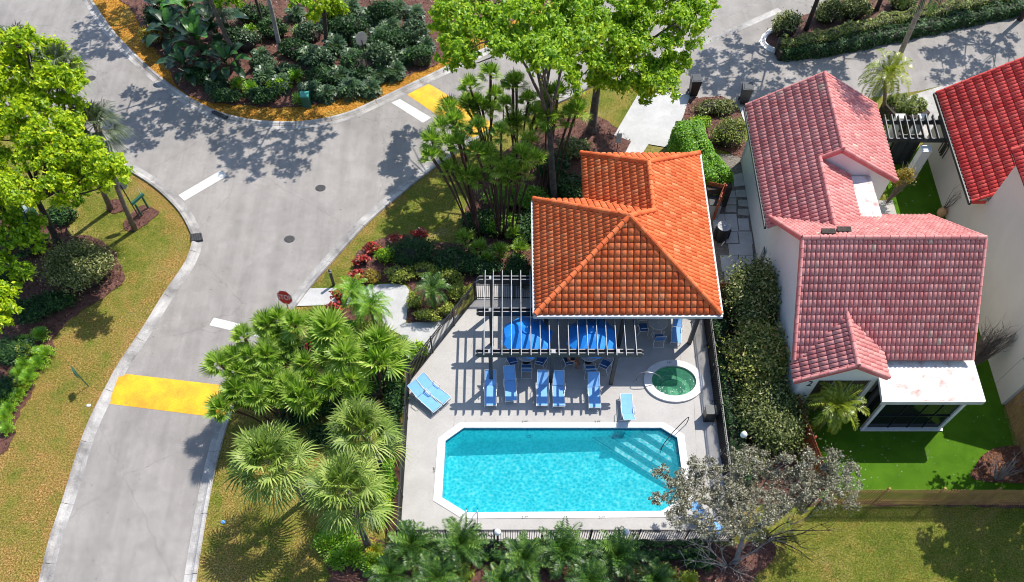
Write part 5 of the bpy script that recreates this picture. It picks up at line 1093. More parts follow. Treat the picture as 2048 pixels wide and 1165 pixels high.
tall('tree behind the glossy big-leaved plants in the planted island', (400, -20), 7.5, 3.0, L_BRIGHT, 'bark', (-.5, 0), group=G6, low=[(440,4,3,.5),(470,0,3.2,.5)])
G7 = 'trees standing in the long hedge bed at the upper right'
tall('dark forked trunk of a tree at the near end of the hedge bed', (1612, 60), 7.4, 3.4, L_BRIGHT, 'barkdark', (-.4, 0), group=G7, nc=20, n=240)
tall('dark trunk of a tree in the middle of the hedge bed', (1752, 22), 7.6, 3.2, L_BRIGHT, 'barkdark', (0, .3), group=G7, nc=18, n=240)
tall('dark trunk of a tree at the right end of the hedge bed', (2040, 40), 7.0, 3.4, L_BRIGHT, 'barkdark', (.3, .2), group=G7, nc=18, n=240)
b = at(1772, 175); c_ = at(1866, -45, 8.5); t = thing('royal_palm', 'tall palm with a smooth pale trunk crossing the hedge bed', 'palm', b)
mb = MB(); d_ = c_ - b; mb.tube([(0, 0, 0), tuple(d_ * .3), tuple(d_ * .6), tuple(d_)], [0.2, 0.17, 0.15, 0.13], 10); mb.build('trunk', M['barkpale'], t, True); crown_obj('crown', PHX[0], t, d_, None, 1.4)
sh = px_clumps([(2420,700,6,1.3),(2350,640,6,1.3),(2480,760,6,1.4),(2380,780,6,1.2),(2440,620,7,1.2),(2340,720,5.6,1.1),(2500,680,6.5,1.2)]); b_ = Vector((30.2, 20.5, 0))
clr = [(28.2 + q * math.cos(2.4 * k), 17.4 + q * 0.9 * math.sin(2.4 * k), 6.4 + random.uniform(-.8, .8), random.uniform(0.8, 1.2)) for k in range(26) for q in [3.7 * math.sqrt((k + .5) / 26)]]
tree('tree beyond the right edge of the photo that shades the lower right lawn', (28.6, 17.4, 0), clr, L_BRIGHT, 'bark', 0.14, 420, 0.2)
# silvery spreading tree over the lower right pool corner
sv = scatter_clumps([(1345,985),(1390,920),(1440,925),(1500,905),(1560,930),(1640,905),(1700,920),(1720,960),(1700,1000),(1640,1010),(1560,1010),(1540,1050),(1450,1080),(1400,1050),(1350,1040)], 3.2, 4.4, 52, 0.35, 0.7)
sv += px_clumps([(1325,948,4.2,.45),(1340,975,4.2,.45),(1315,1000,4.2,.35),(1355,1010,4,.5),(1370,960,4.1,.5)])
tree('spreading grey tree with silvery leaves over the lower right corner of the pool', at(1470, 1125), sv, L_SILVER, 'barkpale', 0.05, 430, 0.12, forkpt=at(1485, 1060, 1.6), aspect=0.42)
def bare(name, label, b, tips, r=0.035, mat='barkpale', cat='shrub', sub=4, group=None, twig=0.35):
    b = Vector(b); t = thing(name, label, cat, b, 0, group); mb = MB()
    for tp in tips:
        e = Vector(tp) - b; pts = limb(mb, (0, 0, 0), e, r, r * 0.25, 0.1)
        for k in range(sub):
            q = pts[random.randint(2, 5)]; ee = q + (e.normalized() + Vector((random.uniform(-1, 1), random.uniform(-1, 1), random.uniform(-.4, .7)))) * twig * random.uniform(.5, 1.2); limb(mb, q, ee, r * 0.35, r * 0.12, 0.15, 3)
    mb.build('branches', M[mat], t, True); return t
bb = at(1470, 1120)
bare('bare_tree', 'leafless pale branching tree under the silvery tree at the bottom edge', bb + Vector((-.4, -.3, 0)), [at(x, y, z) for x, y, z in ((1350,1075,2.0),(1400,1095,2.1),(1440,1140,1.6),(1490,1150,1.5),(1410,1060,2.5),(1500,1070,2.4),(1370,1120,1.5),(1560,1065,2.4),(1455,1090,2.4),(1580,1050,2.7))], 0.034, cat='tree', sub=14, twig=0.75)
bare('bare_tree', 'dead-looking leafless shrub reaching over the lawn from the silvery tree', at(1530, 1075), [at(x, y, z) for x, y, z in ((1640,1050,1.8),(1600,1090,1.5),(1620,1120,1.2),(1690,1060,1.6),(1585,1040,2.0),(1560,1110,1.2))], 0.04, mat='barkdark', cat='tree', sub=6, twig=0.6)
tp = []
for k in range(130): a_ = random.uniform(-.75, .95); L_ = random.uniform(1.3, 2.5); tp.append(Vector((25.0, 24.1, 0)) + Vector((math.sin(a_) * L_ * 0.55 + 0.25, 0.8 * math.cos(a_) * random.uniform(0.2, 1.0), L_)))
bare('bare_shrub', 'dry upright shrub of bare brown stems against the cream wall', (25.0, 24.1, 0), tp, 0.026, 'palmbark', sub=2, twig=0.4)
tp = [Vector((24.7 + random.uniform(-.5, .7), 17.2 + random.uniform(-.4, .6), random.uniform(.7, 1.5))) for _ in range(14)]
bare('bare_shrub', 'small pale leafless shrub in the round mulch bed in the corner', (24.7, 17.1, 0), tp, 0.03, 'barkpale', sub=5, twig=0.35)
tp = [Vector((at(1800, 375).x + random.uniform(-.45, .6), at(1800, 375).y + random.uniform(-.3, .7), random.uniform(1.0, 1.8))) for _ in range(26)]
ob = bare('shrub', 'yellow-leaved shrub with bare arching stems by the white corner of the pink house', at(1772, 408), [p + Vector((-.3, -.6, 0)) for p in tp], 0.02, 'palmbark', sub=3)
C, D = lumpy(1500, (0.35, 0.35, 1.45), (0.75, 0.6, 0.6), 16, .35); leaves('foliage', C, D, 0.06, L_GOLD, ob, 0.4)
# ------------------------------------------------------------------ shrubs and hedges
random.seed(5)
G8 = 'olive green shrubs between the pool fence and the pink house'
shrub('olive shrub at the top of the row right of the orange roof', (1512, 590), (1.9, 2.5), 2.7, L_OLIVE, 15000, 0.085, group=G8, lumps=60)
shrub('yellowish olive shrub with orange-red tips in the middle of the row by the fence', (1515, 705), (1.85, 2.4), 2.5, L_OLIVER, 15000, 0.085, group=G8, lumps=60)
shrub('olive shrub at the lower end of the row above the feather palm', (1545, 825), (1.9, 2.5), 2.3, L_OLIVE, 15000, 0.08, group=G8, lumps=60)
hedge('dark green low hedge squeezed between the right pool fence and the olive shrubs', None, 0.9, 1.0, L_DARK, 5200, 0.075, world=[(11.5, 27.5, 0), (11.5, 23, 0), (11.55, 18.5, 0), (11.6, 16.2, 0)])
shrub('reddish-brown shrub at the lower end of the olive row', (1500, 930), (1.1, .9), 1.2, L_OLIVE, 2600, 0.07)
hedge('bright green glossy hedge standing beside the orange roof', [(1380,225),(1388,265),(1405,300),(1432,332),(1446,362)], 2.1, 1.9, L_HEDGE, 34000, 0.065, wb=0.25)
shrub('rounded yellow-green clipped shrub touching the pink roof', (1462, 262), (1.3, 1.1), 1.35, L_BOX, 4500, 0.06)
shrub('low dark reddish shrub between the two rubbish bins', (1432, 212), (1.5, .7), 0.7, L_OLIVE, 2400, 0.08)
shrub('grassy green shrub above the bright glossy hedge', (1400, 245), (.8, .6), 0.6, L_BRIGHT, 1200, 0.08)
hedge('clipped green hedge beside the light green feather palm', [(1785,205),(1822,195),(1850,218)], 1.9, 1.5, L_BOX, 11000, 0.065, wb=.3)
hedge('clipped green hedge behind the garden pergola', [(1765,255),(1800,262)], 0.9, 1.1, L_BOX, 2400, 0.065)
shrub('large rounded brownish-green clipped shrub under the lime tree', (150, 530), (2.3, 1.9), 1.6, L_OLIVE, 13000, 0.07, lumps=70)
# hedge bed
hm = [(1560,92),(1640,85),(1760,62),(1900,32),(2060,-2),(2150,-25)]
hedge('dark green low hedge along the lane side of the long hedge bed', hm, 1.1, 0.7, L_DARK, 12000, 0.09)
hedge('yellow-green clipped hedge along the middle of the long hedge bed', [(1560,72),(1600,74),(1700,50),(1800,25),(1920,2),(2060,-30)], 0.95, 1.0, L_BOX, 12000, 0.065)
for k, (x, y, l) in enumerate([(1575,45,'at the near end of the bed'), (1660,18,'left of the middle trunk'), (1712,12,'right beside the middle trunk'), (1810,-6,'beyond the pale palm trunk')]):
    shrub('bronze and green shrub in the long hedge bed, ' + l, (x, y), (1.2, .9), 1.3, L_OLIVE, 2600, 0.085, group='bronze shrubs in the long hedge bed')
# beds by the walkway
shrub('dark green rounded shrub behind the red-leaved plants', (825, 500), (1.5, 1.1), 1.2, L_DARK, 6000, 0.06, lumps=40)
shrub('dark green shrub in the shade of the slender palms', (905, 520), (1.3, 1.1), 1.0, L_DARK, 4200, 0.07)
shrub('green feathery shrub right behind the upper red-leaved plants', (775, 508), (.8, .55), .8, L_BRIGHT, 1800, 0.06)
shrub('golden green shrub by the bollard end of the bed', (742, 552), (.6, .5), .7, L_GOLD, 1500, 0.055)
YG = 'yellow variegated shrubs round the dark feather palm'
for k, (x, y, rx, ry, l) in enumerate([(800,545,.9,.6,'left end, above the walkway'), (850,540,.9,.55,'second from the left, above the dark feather palm'), (900,550,.8,.6,'right of the top of the dark feather palm'), (915,580,.6,.7,'by the diagonal fence'), (828,600,.5,.6,'at the walkway corner left of the dark feather palm'), (855,630,.9,.4,'below the dark feather palm'), (895,620,.55,.5,'lower right, touching the fence')]):
    shrub('yellow variegated shrub, ' + l, (x, y), (rx, ry), .75, L_YEL, 1900, 0.06, group=YG, lumps=16)
RG = 'red-leaved plants at the lawn edge'
for k, (x, y, l) in enumerate([(838,468,'small, at the right end of the row'), (790,478,'second from the right end of the row'), (745,495,'at the bend of the row'), (725,522,'above the lower pair'), (713,550,'lowest of the curved row')]):
    shrub('crimson and white leafed plant, ' + l, (x, y), (.55, .42), .55, L_RED, 700, 0.08, group=RG, name='red_leaved_plant', cat='plant', lumps=10)
for k, (x, y, l) in enumerate([(668,618,'beside the walkway below the bollard'), (682,590,'under the upper feather palm'), (627,695,'between the fan palm stems'), (606,728,'at the foot of the palms below the STOP sign')]):
    shrub('crimson leafed plant ' + l, (x, y), (.5, .5), .9, L_RED, 600, 0.085, group=RG, name='red_leaved_plant', cat='plant', lumps=9)
shrub('green broad-leaved shrub outside the diagonal fence at the pool gate', (835, 700), (.7, .5), .9, L_BRIGHT, 1500, 0.08)
shrub('dark green leafy shrub against the left pool fence beside the folded loungers', (790, 790), (.6, 1.3), 1.0, L_DARK, 3000, 0.08)
shrub('fresh green shrub behind the curved sabal trunk', (765, 1010), (.55, 1.2), .8, L_BRIGHT, 2200, 0.075)
shrub('variegated undergrowth shrub below the walkway bend', (735, 660), (1.0, .6), .8, L_YEL, 2200, 0.065)
shrub('green undergrowth shrub beneath the palms at the road side', (640, 690), (1.3, 1.0), .7, L_DARK, 3600, 0.08)
shrub('dark undergrowth shrub beneath the fan palms in the middle of the planting', (660, 790), (1.6, 1.2), .8, L_DARK, 5000, 0.08)
shrub('dark undergrowth shrub beneath the lower fan palms', (590, 830), (1.3, .8), .7, L_DARK, 3600, 0.08)
GU = 'low green palms and shrubs filling the planting left of the pool'
for k, (x, y, rx, ry, h, m_, l) in enumerate([(560,700,1.0,.8,.8,L_FERN,'at the road edge beside the white line'), (500,760,1.1,.9,.8,L_FERN,'at the road edge right of the yellow hump'), (620,800,1.2,.8,.8,L_FERN,'below the middle fan palms'), (700,720,1.1,.9,.9,L_FERN,'in the centre of the planting'), (745,770,1.0,.9,.9,L_DARK,'near the fence in the centre'),
        (560,770,1.2,.8,.7,L_DARK,'under the leaning road side palms'), (780,870,.6,1.4,.8,L_DARK,'along the left fence beside the upper sabal palm'), (650,870,1.1,.7,.7,L_DARK,'between the two upper sabal palms'), (775,960,.5,1.2,.8,L_FERN,'along the left fence beside the lower sabal palm'), (700,660,1.0,.7,.8,L_FERN,'below the feather palm at the walkway'), (790,730,.7,.8,.9,L_FERN,'at the fence corner')]):
    shrub('leafy low shrub ' + l, (x, y), (rx, ry), h, m_, 2800, 0.095, group=GU)
hedge('dark leafy ground hedge along the outside of the bottom pool fence', None, 0.9, 0.7, L_DARK, 7000, 0.08, world=[(-4.8, 13.1, 0), (0, 13.15, 0), (5, 13.1, 0), (9.5, 13.15, 0)])
shrub('green shrub in the bed between the cycads and the bare branches', (1400, 1120), (.9, .6), .7, L_DARK, 2600, 0.08)
shrub('dark shrub in the shade behind the slender palms', (1080, 440), (1.6, 1.2), 0.9, L_DARK, 5000, 0.08)
shrub('dark green shrub touching the left edge of the orange roof', (1040, 540), (.9, 1.3), 0.9, L_DARK, 3600, 0.075)
shrub('dark green shrub beside the diagonal fence behind the pergola', (960, 530), (1.6, .7), 0.8, L_DARK, 4000, 0.075)
for k, (x, y, l) in enumerate([(1000,445,'between the stems of the middle clump'), (1045,455,'left of the orange roof corner'), (1110,330,'behind the pale leaning stems'), (1060,395,'among the pale leaning stems'), (1140,370,'beside the orange roof wing'), (960,440,'behind the stems nearest the road'), (1010,390,'in the shade between the two upper clumps')]):
    shrub('dark leafy shrub under the slender palms, ' + l, (x, y), (1.3, 1.0), .9, L_DARK if k % 3 else L_FERN, 3000, 0.09, group='dark shrubs under the slender palms')
shrub('brownish shrub at the foot of the thick trunk', (1150, 295), (1.3, .9), 0.8, L_OLIVE, 3200, 0.08)
# crotons and bromeliads: rosettes
ROS = [frond_mesh('rosette', 26, 0.55, 5, 15, 80, 0.6, 0.22, m_, 0.09, 70 + k, 0.4) for k, m_ in enumerate((L_FERN, L_CYCY, L_PHIL))]
def rosette(label, px, s, me, name='fern', cat='fern', group=None):
    c = at(px[0], px[1], 0.2); t = thing(name, label, cat, (c.x, c.y, 0), 0, group); crown_obj('leaves', me, t, (0, 0, 0.12), None, s); mb = MB(); mb.tube([(0, 0, 0), (0, 0, .15)], .05, 5); mb.build('stem', M['fibre'], t); return t
GF = 'fresh green ferns in the mulch at the left edge'
for k, (x, y) in enumerate([(82,670),(52,682),(78,706),(52,706),(92,708),(48,728),(76,728),(38,748),(60,748),(42,772),(12,800),(18,818),(38,788),(8,836),(15,858),(-5,780),(55,762)]):
    rosette(f'fresh green fern in left mulch bed, ' + ['topmost, under the dark undergrowth','topmost on the left','right one of the second row','left one of the second row','nearest the lawn','left of the third row','right of the third row','left of the row level with the green post','right of the row level with the green post','below the green post level, in the middle','upper one at the photo edge','second at the photo edge','between the middle and the edge group','third at the photo edge','lowest at the lawn edge','cut by the photo edge','beside the middle pair'][k], (x, y), random.uniform(.75, 1.05), ROS[k % 2 if k % 3 == 0 else 0], group=GF)
GC = 'bright bushy crotons below the curved sabal trunk'
for k, (x, y, s_, l) in enumerate([(655,1085,1.2,'left one'), (690,1070,1.0,'upper one, behind'), (705,1108,1.4,'largest one in the middle'), (745,1130,1.1,'right one beside the cycads'), (672,1118,.9,'lowest one')]):
    rosette('bright bushy plant by the curved sabal trunk, ' + l, (x, y), s_ * 1.15, ROS[0], 'croton', 'plant', GC)
for k, (x, y, l) in enumerate([(925,1150,'between the two left cycads'), (1330,1150,'at the bottom edge left of the bare branches'), (1290,1168,'at the bottom edge right of the last cycad'), (748,1105,'right of the curved sabal trunk'), (1375,1165,'below the bare branches')]):
    rosette('yellow-green croton ' + l, (x, y), 1.1, ROS[1], 'croton', 'plant', 'yellow crotons in the bottom bed')
# dense tropical bed of the island
PHL = frond_mesh('philodendron_leaves', 30, 0.8, 6, 5, 75, 1.1, 0.3, L_PHIL, 0.16, 80, 0.2)
BOP = None
def bigleaf_mesh(name, n, L, mat, seed):
    rg = np.random.default_rng(seed); V, Fq, Rn = [], [], []
    for i in range(n):
        az = i * 2.4 + rg.uniform(-.3, .3); el = math.radians(25 + 60 * (1 - i / n)); h = np.array((math.cos(az), math.sin(az), 0)); side = np.array((-math.sin(az), math.cos(az), 0)); p = np.zeros(3); ll = L * rg.uniform(.7, 1.1); br = rg.random()
        prev = None
        for s_ in range(11):
            f = s_ / 10; e = el - max(0, f - .3) * 2.0; d = h * math.cos(e) + np.array((0, 0, 1)) * math.sin(e)
            wd = 0.02 if f < .4 else 0.30 * ll / 2.2 * math.sin(math.pi * (f - .4) / .62) ** .7; up_ = -h * math.sin(e) + np.array((0, 0, 1)) * math.cos(e)
            row = [p + side * wd + up_ * wd * .3, p, p - side * wd + up_ * wd * .3]
            if prev is not None:
                k = len(V); V += prev + row; Fq += [(k, k + 1, k + 4, k + 3), (k + 1, k + 2, k + 5, k + 4)]; Rn += [br, br * .9]
            prev = row; p = p + d * ll / 10
    o = np_mesh(name, np.array(V), np.array(Fq), np.array(Rn), mat); me = o.data; bpy.data.objects.remove(o); return me
BL_ = [bigleaf_mesh('big_leaves', 20, 2.5, L_BIG, 3), bigleaf_mesh('big_leaves', 16, 2.2, L_BIG, 4)]
GB = 'glossy big-leaved plants in the planted island'
for k, (x, y, s_, l) in enumerate([(345,60,1.0,'nearest the orange grass on the left'), (400,85,1.15,'front one left of the slim grey trunk'), (430,50,1.1,'behind the front one'), (380,20,1.1,'at the top edge'), (455,120,.85,'touching the slim grey trunk'), (330,15,.9,'top left one'), (370,125,.8,'lowest, by the orange grass')]):
    b = at(x, y + 10, 0.6); t = thing('bird_of_paradise', 'dark glossy big-leaved plant, ' + l, 'plant', (b.x, b.y, 0), random.random() * 6, GB); crown_obj('leaves', BL_[k % 2], t, (0, 0, 0.25), None, s_)
    mb = MB(); [mb.tube([(0, 0, 0), (.15 * math.cos(a_), .15 * math.sin(a_), .7)], .05, 5) for a_ in (0, 2, 4)]; mb.build('stems', M['fibre'], t)
GP = 'philodendrons in the planted island'
pl = [(500,175),(530,150),(475,165),(560,165),(590,150),(620,180),(600,195),(640,120),(690,60),(720,80),(755,70),(780,50),(810,75),(700,110),(740,115),(775,105),(815,110),(840,60),(670,90),(720,145),(760,145),(790,140),(680,150),(700,175),(740,175),(660,40),(600,60),(590,25),(620,110),(520,110),(500,60),(850,90),(830,25),(430,165),(650,185),(795,15),(740,30),(700,15)]
PLAB = ['philodendron ' + q for q in '''at the foot of the pale trunk, left side|just above the foot of the pale trunk|right at the foot of the slim grey trunk|in front of the pale trunk|to the right of the pale trunk foot|left of the small green box, slightly above|directly left of the small green box|under the lime-leaved tree, in open mulch|above the dark trunk with lime leaves|left of the octagonal sign back, level with it|right of the octagonal sign back, level with it|upper right of the octagonal sign back|nearest the large tree crown in the upper right|between the dark trunk and the octagonal sign|below the octagonal sign plate on its left|below the octagonal sign plate on its right|at the right end of the bed by the hump|in the upper right corner of the bed|beside the dark trunk on its right|at the post of the octagonal sign|right of the post of the octagonal sign|nearest the kerb above the white stop line|above the small green box to its right|right of the small green box|lowest one in front of the octagonal sign post|left of the lime leaves near the top|right of the upper part of the pale trunk|right of the pale trunk at the top edge|between the pale trunk and the dark trunk|just right of the slim grey trunk|between the slim grey trunk and the thin dark one|rightmost one over the open red mulch|at the top edge near the large tree crown|lowest one left of the slim grey trunk|right next to the small green box|at the top edge above the octagonal sign, right|at the top edge above the octagonal sign, middle|at the top edge above the octagonal sign, left'''.split('|')]
near = ['left of the pale trunk','at the foot of the slim grey trunk','between the trunks','near the green box','under the dark-trunked tree','in the thick middle of the right half','by the grey sign back','near the road edge on the right','near the top edge','in the open mulch']
for k, (x, y) in enumerate(pl):
    b = at(x, y, .4); t = thing('philodendron', PLAB[k], 'plant', (b.x, b.y, 0), 0, GP); crown_obj('leaves', PHL if (x > 600 or k % 2) else ROS[0], t, (0, 0, .2), None, random.uniform(.95, 1.3)); mb = MB(); mb.tube([(0, 0, 0), (0, 0, .25)], .07, 5); mb.build('stem', M['fibre'], t)
fp_ = at(432, 2, 2.4); t = thing('fan_palm', 'pale drooping fan palm at the top edge beside the slim grey trunk', 'palm', (fp_.x, fp_.y, 0)); crown_obj('crown', SABG, t, (0, 0, 2.4), None, .8); mb = MB(); mb.tube([(0, 0, 0), (0, 0, 2.4)], .12, 8); mb.build('trunk', M['palmbark'], t)
GI = 'leafy shrubs filling the planted island'
for k, (x, y, rx, ry, h, m_, l) in enumerate([(520,190,1.3,.6,.8,L_DARK,'at the kerb side between the two pale trunks'), (450,190,1.0,.6,.7,L_DARK,'lowest, under the big-leaved plants'), (505,25,1.4,.9,1.1,L_DARK,'at the top edge between the trunks'), (590,95,1.3,.8,.9,L_DARK,'right of the pale trunk in the middle'), (640,150,1.2,.8,.9,L_DARK,'in the middle above the green box'),
        (700,50,1.5,.9,1.3,L_DARK,'upper middle of the right half'), (780,80,1.5,.9,1.3,L_DARK,'left of the large tree crown, upper part'), (725,125,1.4,.9,1.1,L_DARK,'around the octagonal sign post'), (840,110,1.1,.8,1.0,L_DARK,'nearest the large tree crown'), (300,70,.9,.8,1.0,L_GOLD,'golden one beside the orange grass at the upper left'),
        (555,170,.9,.5,.6,L_BRIGHT,'fresh green one below the pale trunk foot'), (400,150,1.2,.7,.9,L_DARK,'beneath the front big-leaved plant'), (665,15,1.1,.6,1.6,L_LIME,'lime green one at the top edge'), (770,20,1.3,.8,1.2,L_DARK,'at the top edge right of the lime one'), (485,75,1.2,.9,1.2,L_PHIL,'right of the big-leaved plants'), (545,55,1.1,.8,1.1,L_DARK,'between the pale trunk and the thin dark trunk'), (615,62,1.1,.8,1.0,L_PHIL,'below the lime leaves at the top'), (575,140,1.0,.6,.7,L_PHIL,'directly at the pale trunk foot'), (825,60,1.2,.9,1.3,L_PHIL,'beneath the left tip of the large tree crown'), (640,115,1.0,.7,1.0,L_PHIL,'under the dark trunk with lime leaves'), (525,125,.9,.6,.8,L_PHIL,'between the slim grey trunk and the pale trunk'), (310,30,.9,.7,1.3,L_DARK,'behind the golden one'), (760,110,1.2,.8,1.5,L_PHIL,'right of the octagonal sign')]):
    shrub('island shrub ' + l, (x, y), (rx, ry), h, m_, 2600, 0.085, group=GI)
# dark undergrowth at left
for k, (x, y, rx, ry, l) in enumerate([(60,620,1.6,1.0,'right of the small lime treetop'), (20,700,1.4,1.1,'below the small lime treetop'), (110,600,1.2,.7,'touching the rounded brownish shrub'), (0,560,1.2,1.0,'at the left edge below the light green tree'), (120,430,1.0,.7,'behind the twin trunks of the lime tree'), (50,490,1.4,.9,'under the light green tree'), (5,780,.9,.9,'at the left edge among the ferns')]):
    shrub('dark green undergrowth, ' + l, (x, y), (rx, ry), .6, L_DARK, 2800, 0.085, group='dark undergrowth below the lime tree')
gpl = at(40, 425); mb = MB()
# ------------------------------------------------------------------ grass blades and leaf litter, nobody could count them
allbeds = [*BEDS]
Pg = np.concatenate([RNG.uniform((-26, 11), (-4, 46), (150000, 2)), RNG.uniform((8, 10.5), (27, 15.6), (42000, 2)), RNG.uniform((-4, 28), (9, 48), (30000, 2))])
ok = ~inside(Pg, road_poly) & ~inside(Pg, DECK)
for q in allbeds: ok &= ~inside(Pg, q)
Pg = Pg[ok]; dk = np.minimum(dist_to(Pg, KL), dist_to(Pg, KR)); Pg = Pg[dk > 0.36]; n = len(Pg)
L_GR = leafmat('grass_blades', [(0, (0.10, 0.17, 0.012)), (0.4, (0.22, 0.26, 0.03)), (0.75, (0.42, 0.34, 0.09)), (1, (0.52, 0.30, 0.06))], 0.2, 0.8, 0.1)
h_ = RNG.uniform(.03, .075, n); a_ = RNG.uniform(0, 6.28, n); lx_, ly_ = RNG.normal(0, .04, n), RNG.normal(0, .04, n); w_ = RNG.uniform(.008, .018, n)
V = np.stack([np.stack([Pg[:, 0] - np.cos(a_) * w_, Pg[:, 1] - np.sin(a_) * w_, 0 * h_], 1), np.stack([Pg[:, 0] + np.cos(a_) * w_, Pg[:, 1] + np.sin(a_) * w_, 0 * h_], 1), np.stack([Pg[:, 0] + lx_, Pg[:, 1] + ly_, h_], 1)], 1).reshape(-1, 3)
tag(np_mesh('grass', V, np.arange(3 * n).reshape(n, 3), RNG.random(n) * 0.5 + 0.5 * np.clip(np.sin(Pg[:, 0] * .9) * np.cos(Pg[:, 1] * .8) * .5 + .5, 0, 1), L_GR), 'short mottled green and straw grass blades of the lawns', 'grass', kind='stuff')
pt = pts_in(TURF, 420); pt = pt[(pt[:, 0] > 23) | (pt[:, 1] < 20.3)]; V, Fq, R = leaf_quads(np.concatenate([pt, np.full((len(pt), 1), .045)], 1), 0.03, 2.0)
tag(np_mesh('fallen_petals', V, Fq, R, M['foam']), 'tiny white petals scattered over the artificial lawn', 'petals', kind='stuff')
pr1 = np.concatenate([pts_in(road_poly, 700), ]); V, Fq, R = leaf_quads(np.concatenate([pr1, np.full((len(pr1), 1), .016)], 1), 0.035, 2.0)
tag(np_mesh('road_litter', V, Fq, R, M['chips']), 'small dark bits of leaf litter on the asphalt', 'litter', kind='stuff')
# ================================================================== FURNITURE AND SMALL THINGS
random.seed(9); DZ = 0.05
def lounger_proto():
    t = thing('sun_lounger', 'x', 'sun lounger', (0, 0, 0), 0, 'blue sling sun loungers on the pool deck')
    mb = MB(); s_ = 0.31
    for x in (-s_, s_): mb.tube([(x, -0.98, .30), (x, -0.6, .33), (x, 0.25, .33), (x, 0.45, .32)], 0.02, 6)
    for y in (-0.98, 0.3): mb.tube([(-s_, y, .30), (s_, y, .30)], 0.018, 6)
    mb.build('frame', M['white'], t)
    for x in (-s_, s_):
        for y in (-0.85, 0.35): mb = MB(); mb.tube([(x, y, .32), (x * 1.03, y - .03 * (1 if y < 0 else -1), 0.0)], 0.02, 6); mb.build('leg', M['white'], t)
        mb = MB(); mb.tube([(x * 1.12, -0.10, .33), (x * 1.16, -0.08, .5), (x * 1.16, 0.30, .52), (x * 1.1, 0.38, .34)], 0.018, 6); mb.build('armrest', M['white'], t)
    def sheet_(pts, w, mat, nm):
        mb = MB()
        for (y0, z0), (y1, z1) in zip(pts[:-1], pts[1:]): mb.add([(-w, y0, z0), (w, y0, z0), (w, y1, z1), (-w, y1, z1), (-w, y0, z0 - .012), (w, y0, z0 - .012), (w, y1, z1 - .012), (-w, y1, z1 - .012)], [(0, 1, 2, 3), (7, 6, 5, 4), (0, 4, 5, 1), (1, 5, 6, 2), (2, 6, 7, 3), (3, 7, 4, 0)])
        return mb.build(nm, mat, t)
    sheet_([(-0.95, .33), (-0.5, .31), (0.0, .32), (0.28, .34)], 0.285, M['sling'], 'seat')
    sheet_([(0.30, .36), (0.62, .53), (0.95, .74)], 0.28, M['sling'], 'backrest')
    mb = MB(); mb.tube([(-.3, .28, .35), (-.3, .96, .75), (.3, .96, .75), (.3, .28, .35)], 0.018, 6); mb.build('back_frame', M['white'], t); return t
LP = lounger_proto()
lg = [((981,782), 0.0, 'white-framed blue sun lounger standing leftmost under the pergola shadow'), ((1020.5,773), 0.06, 'blue sun lounger second from the left, set slightly farther from the pool'), ((1085,782), -0.03, 'blue sun lounger immediately left of the middle pergola post'),
      ((1117,783), 0.0, 'blue sun lounger immediately right of the middle pergola post'), ((1187.5,786), 0.02, 'blue sun lounger under the right end of the pergola beam'), ((1254,820), math.pi, 'sunlit pale blue lounger alone between the pergola and the hot tub'),
      ((868,783), 0.85, 'sunlit pale blue lounger at the left fence, the upper one of the pair'), ((850,798), 0.80, 'sunlit pale blue lounger at the left fence, the lower one of the pair'), ((1410,1040), 0.75, 'pale blue lounger in the lower right deck corner under the grey tree'),
      ((1353,662), -0.12, 'blue lounger chair beside the grey table under the pavilion corner')]
for k, (px, rz, l) in enumerate(lg):
    p = at(px[0], px[1], .3); p.z = DZ
    if k == 0: LP.location = p; LP.rotation_euler = (0, 0, rz); LP['label'] = l
    else: dup(LP, p, rz, l, scale=0.85 if k == 9 else None)
def chair_proto():
    t = thing('patio_chair', 'x', 'chair', (0, 0, 0), 0, 'blue sling patio chairs round the grey tables'); w = .28       # faces +y
    mb = MB(); mb.tube([(-w, .24, .42), (w, .24, .42), (w, -.22, .40), (-w, -.22, .40), (-w, .24, .42)], .016, 6); mb.build('seat_frame', M['white'], t)
    for x in (-w, w):
        mb = MB(); mb.tube([(x, .26, 0), (x, .24, .42), (x, .22, .63), (x, -.20, .64)], .016, 6); mb.build('leg', M['white'], t)
        mb = MB(); mb.tube([(x, -.36, 0), (x, -.20, .40)], .016, 6); mb.build('leg', M['white'], t)
    mb = MB(); mb.tube([(-w, -.20, .40), (-w, -.40, .95), (w, -.40, .95), (w, -.20, .40)], .016, 6); mb.build('back_frame', M['white'], t)
    mb = MB(); mb.tube([(-w, -.36, .03), (w, -.36, .03)], .014, 5); mb.build('stretcher', M['white'], t)
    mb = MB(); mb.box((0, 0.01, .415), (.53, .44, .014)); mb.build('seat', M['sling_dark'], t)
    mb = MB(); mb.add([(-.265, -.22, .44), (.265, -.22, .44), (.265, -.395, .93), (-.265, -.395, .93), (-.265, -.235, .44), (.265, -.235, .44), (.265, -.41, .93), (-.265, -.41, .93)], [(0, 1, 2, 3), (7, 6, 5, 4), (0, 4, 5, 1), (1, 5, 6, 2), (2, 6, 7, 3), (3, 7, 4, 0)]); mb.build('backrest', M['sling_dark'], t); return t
def table(label, x, y):
    t = thing('patio_table', label, 'table', (x, y, DZ), 0, 'round grey patio tables'); mb = MB(); mb.lathe([(.50, .695), (.53, .70), (.53, .72), (.51, .735)], 32); mb.build('tabletop', M['tabletop'], t)
    for k in range(4):
        a_ = math.pi / 4 + k * math.pi / 2; mb = MB(); mb.tube([(.40 * math.cos(a_), .40 * math.sin(a_), .70), (.30 * math.cos(a_), .30 * math.sin(a_), .4), (.42 * math.cos(a_), .42 * math.sin(a_), 0)], .016, 6); mb.build('leg', M['white'], t)
    mb = MB(); mb.lathe([(.045, .735), (.03, .75)], 10); mb.build('umbrella_ring', M['white'], t); return t
T1, T2, T3 = (0.89, 24.40), (4.27, 24.40), (8.12, 26.5)
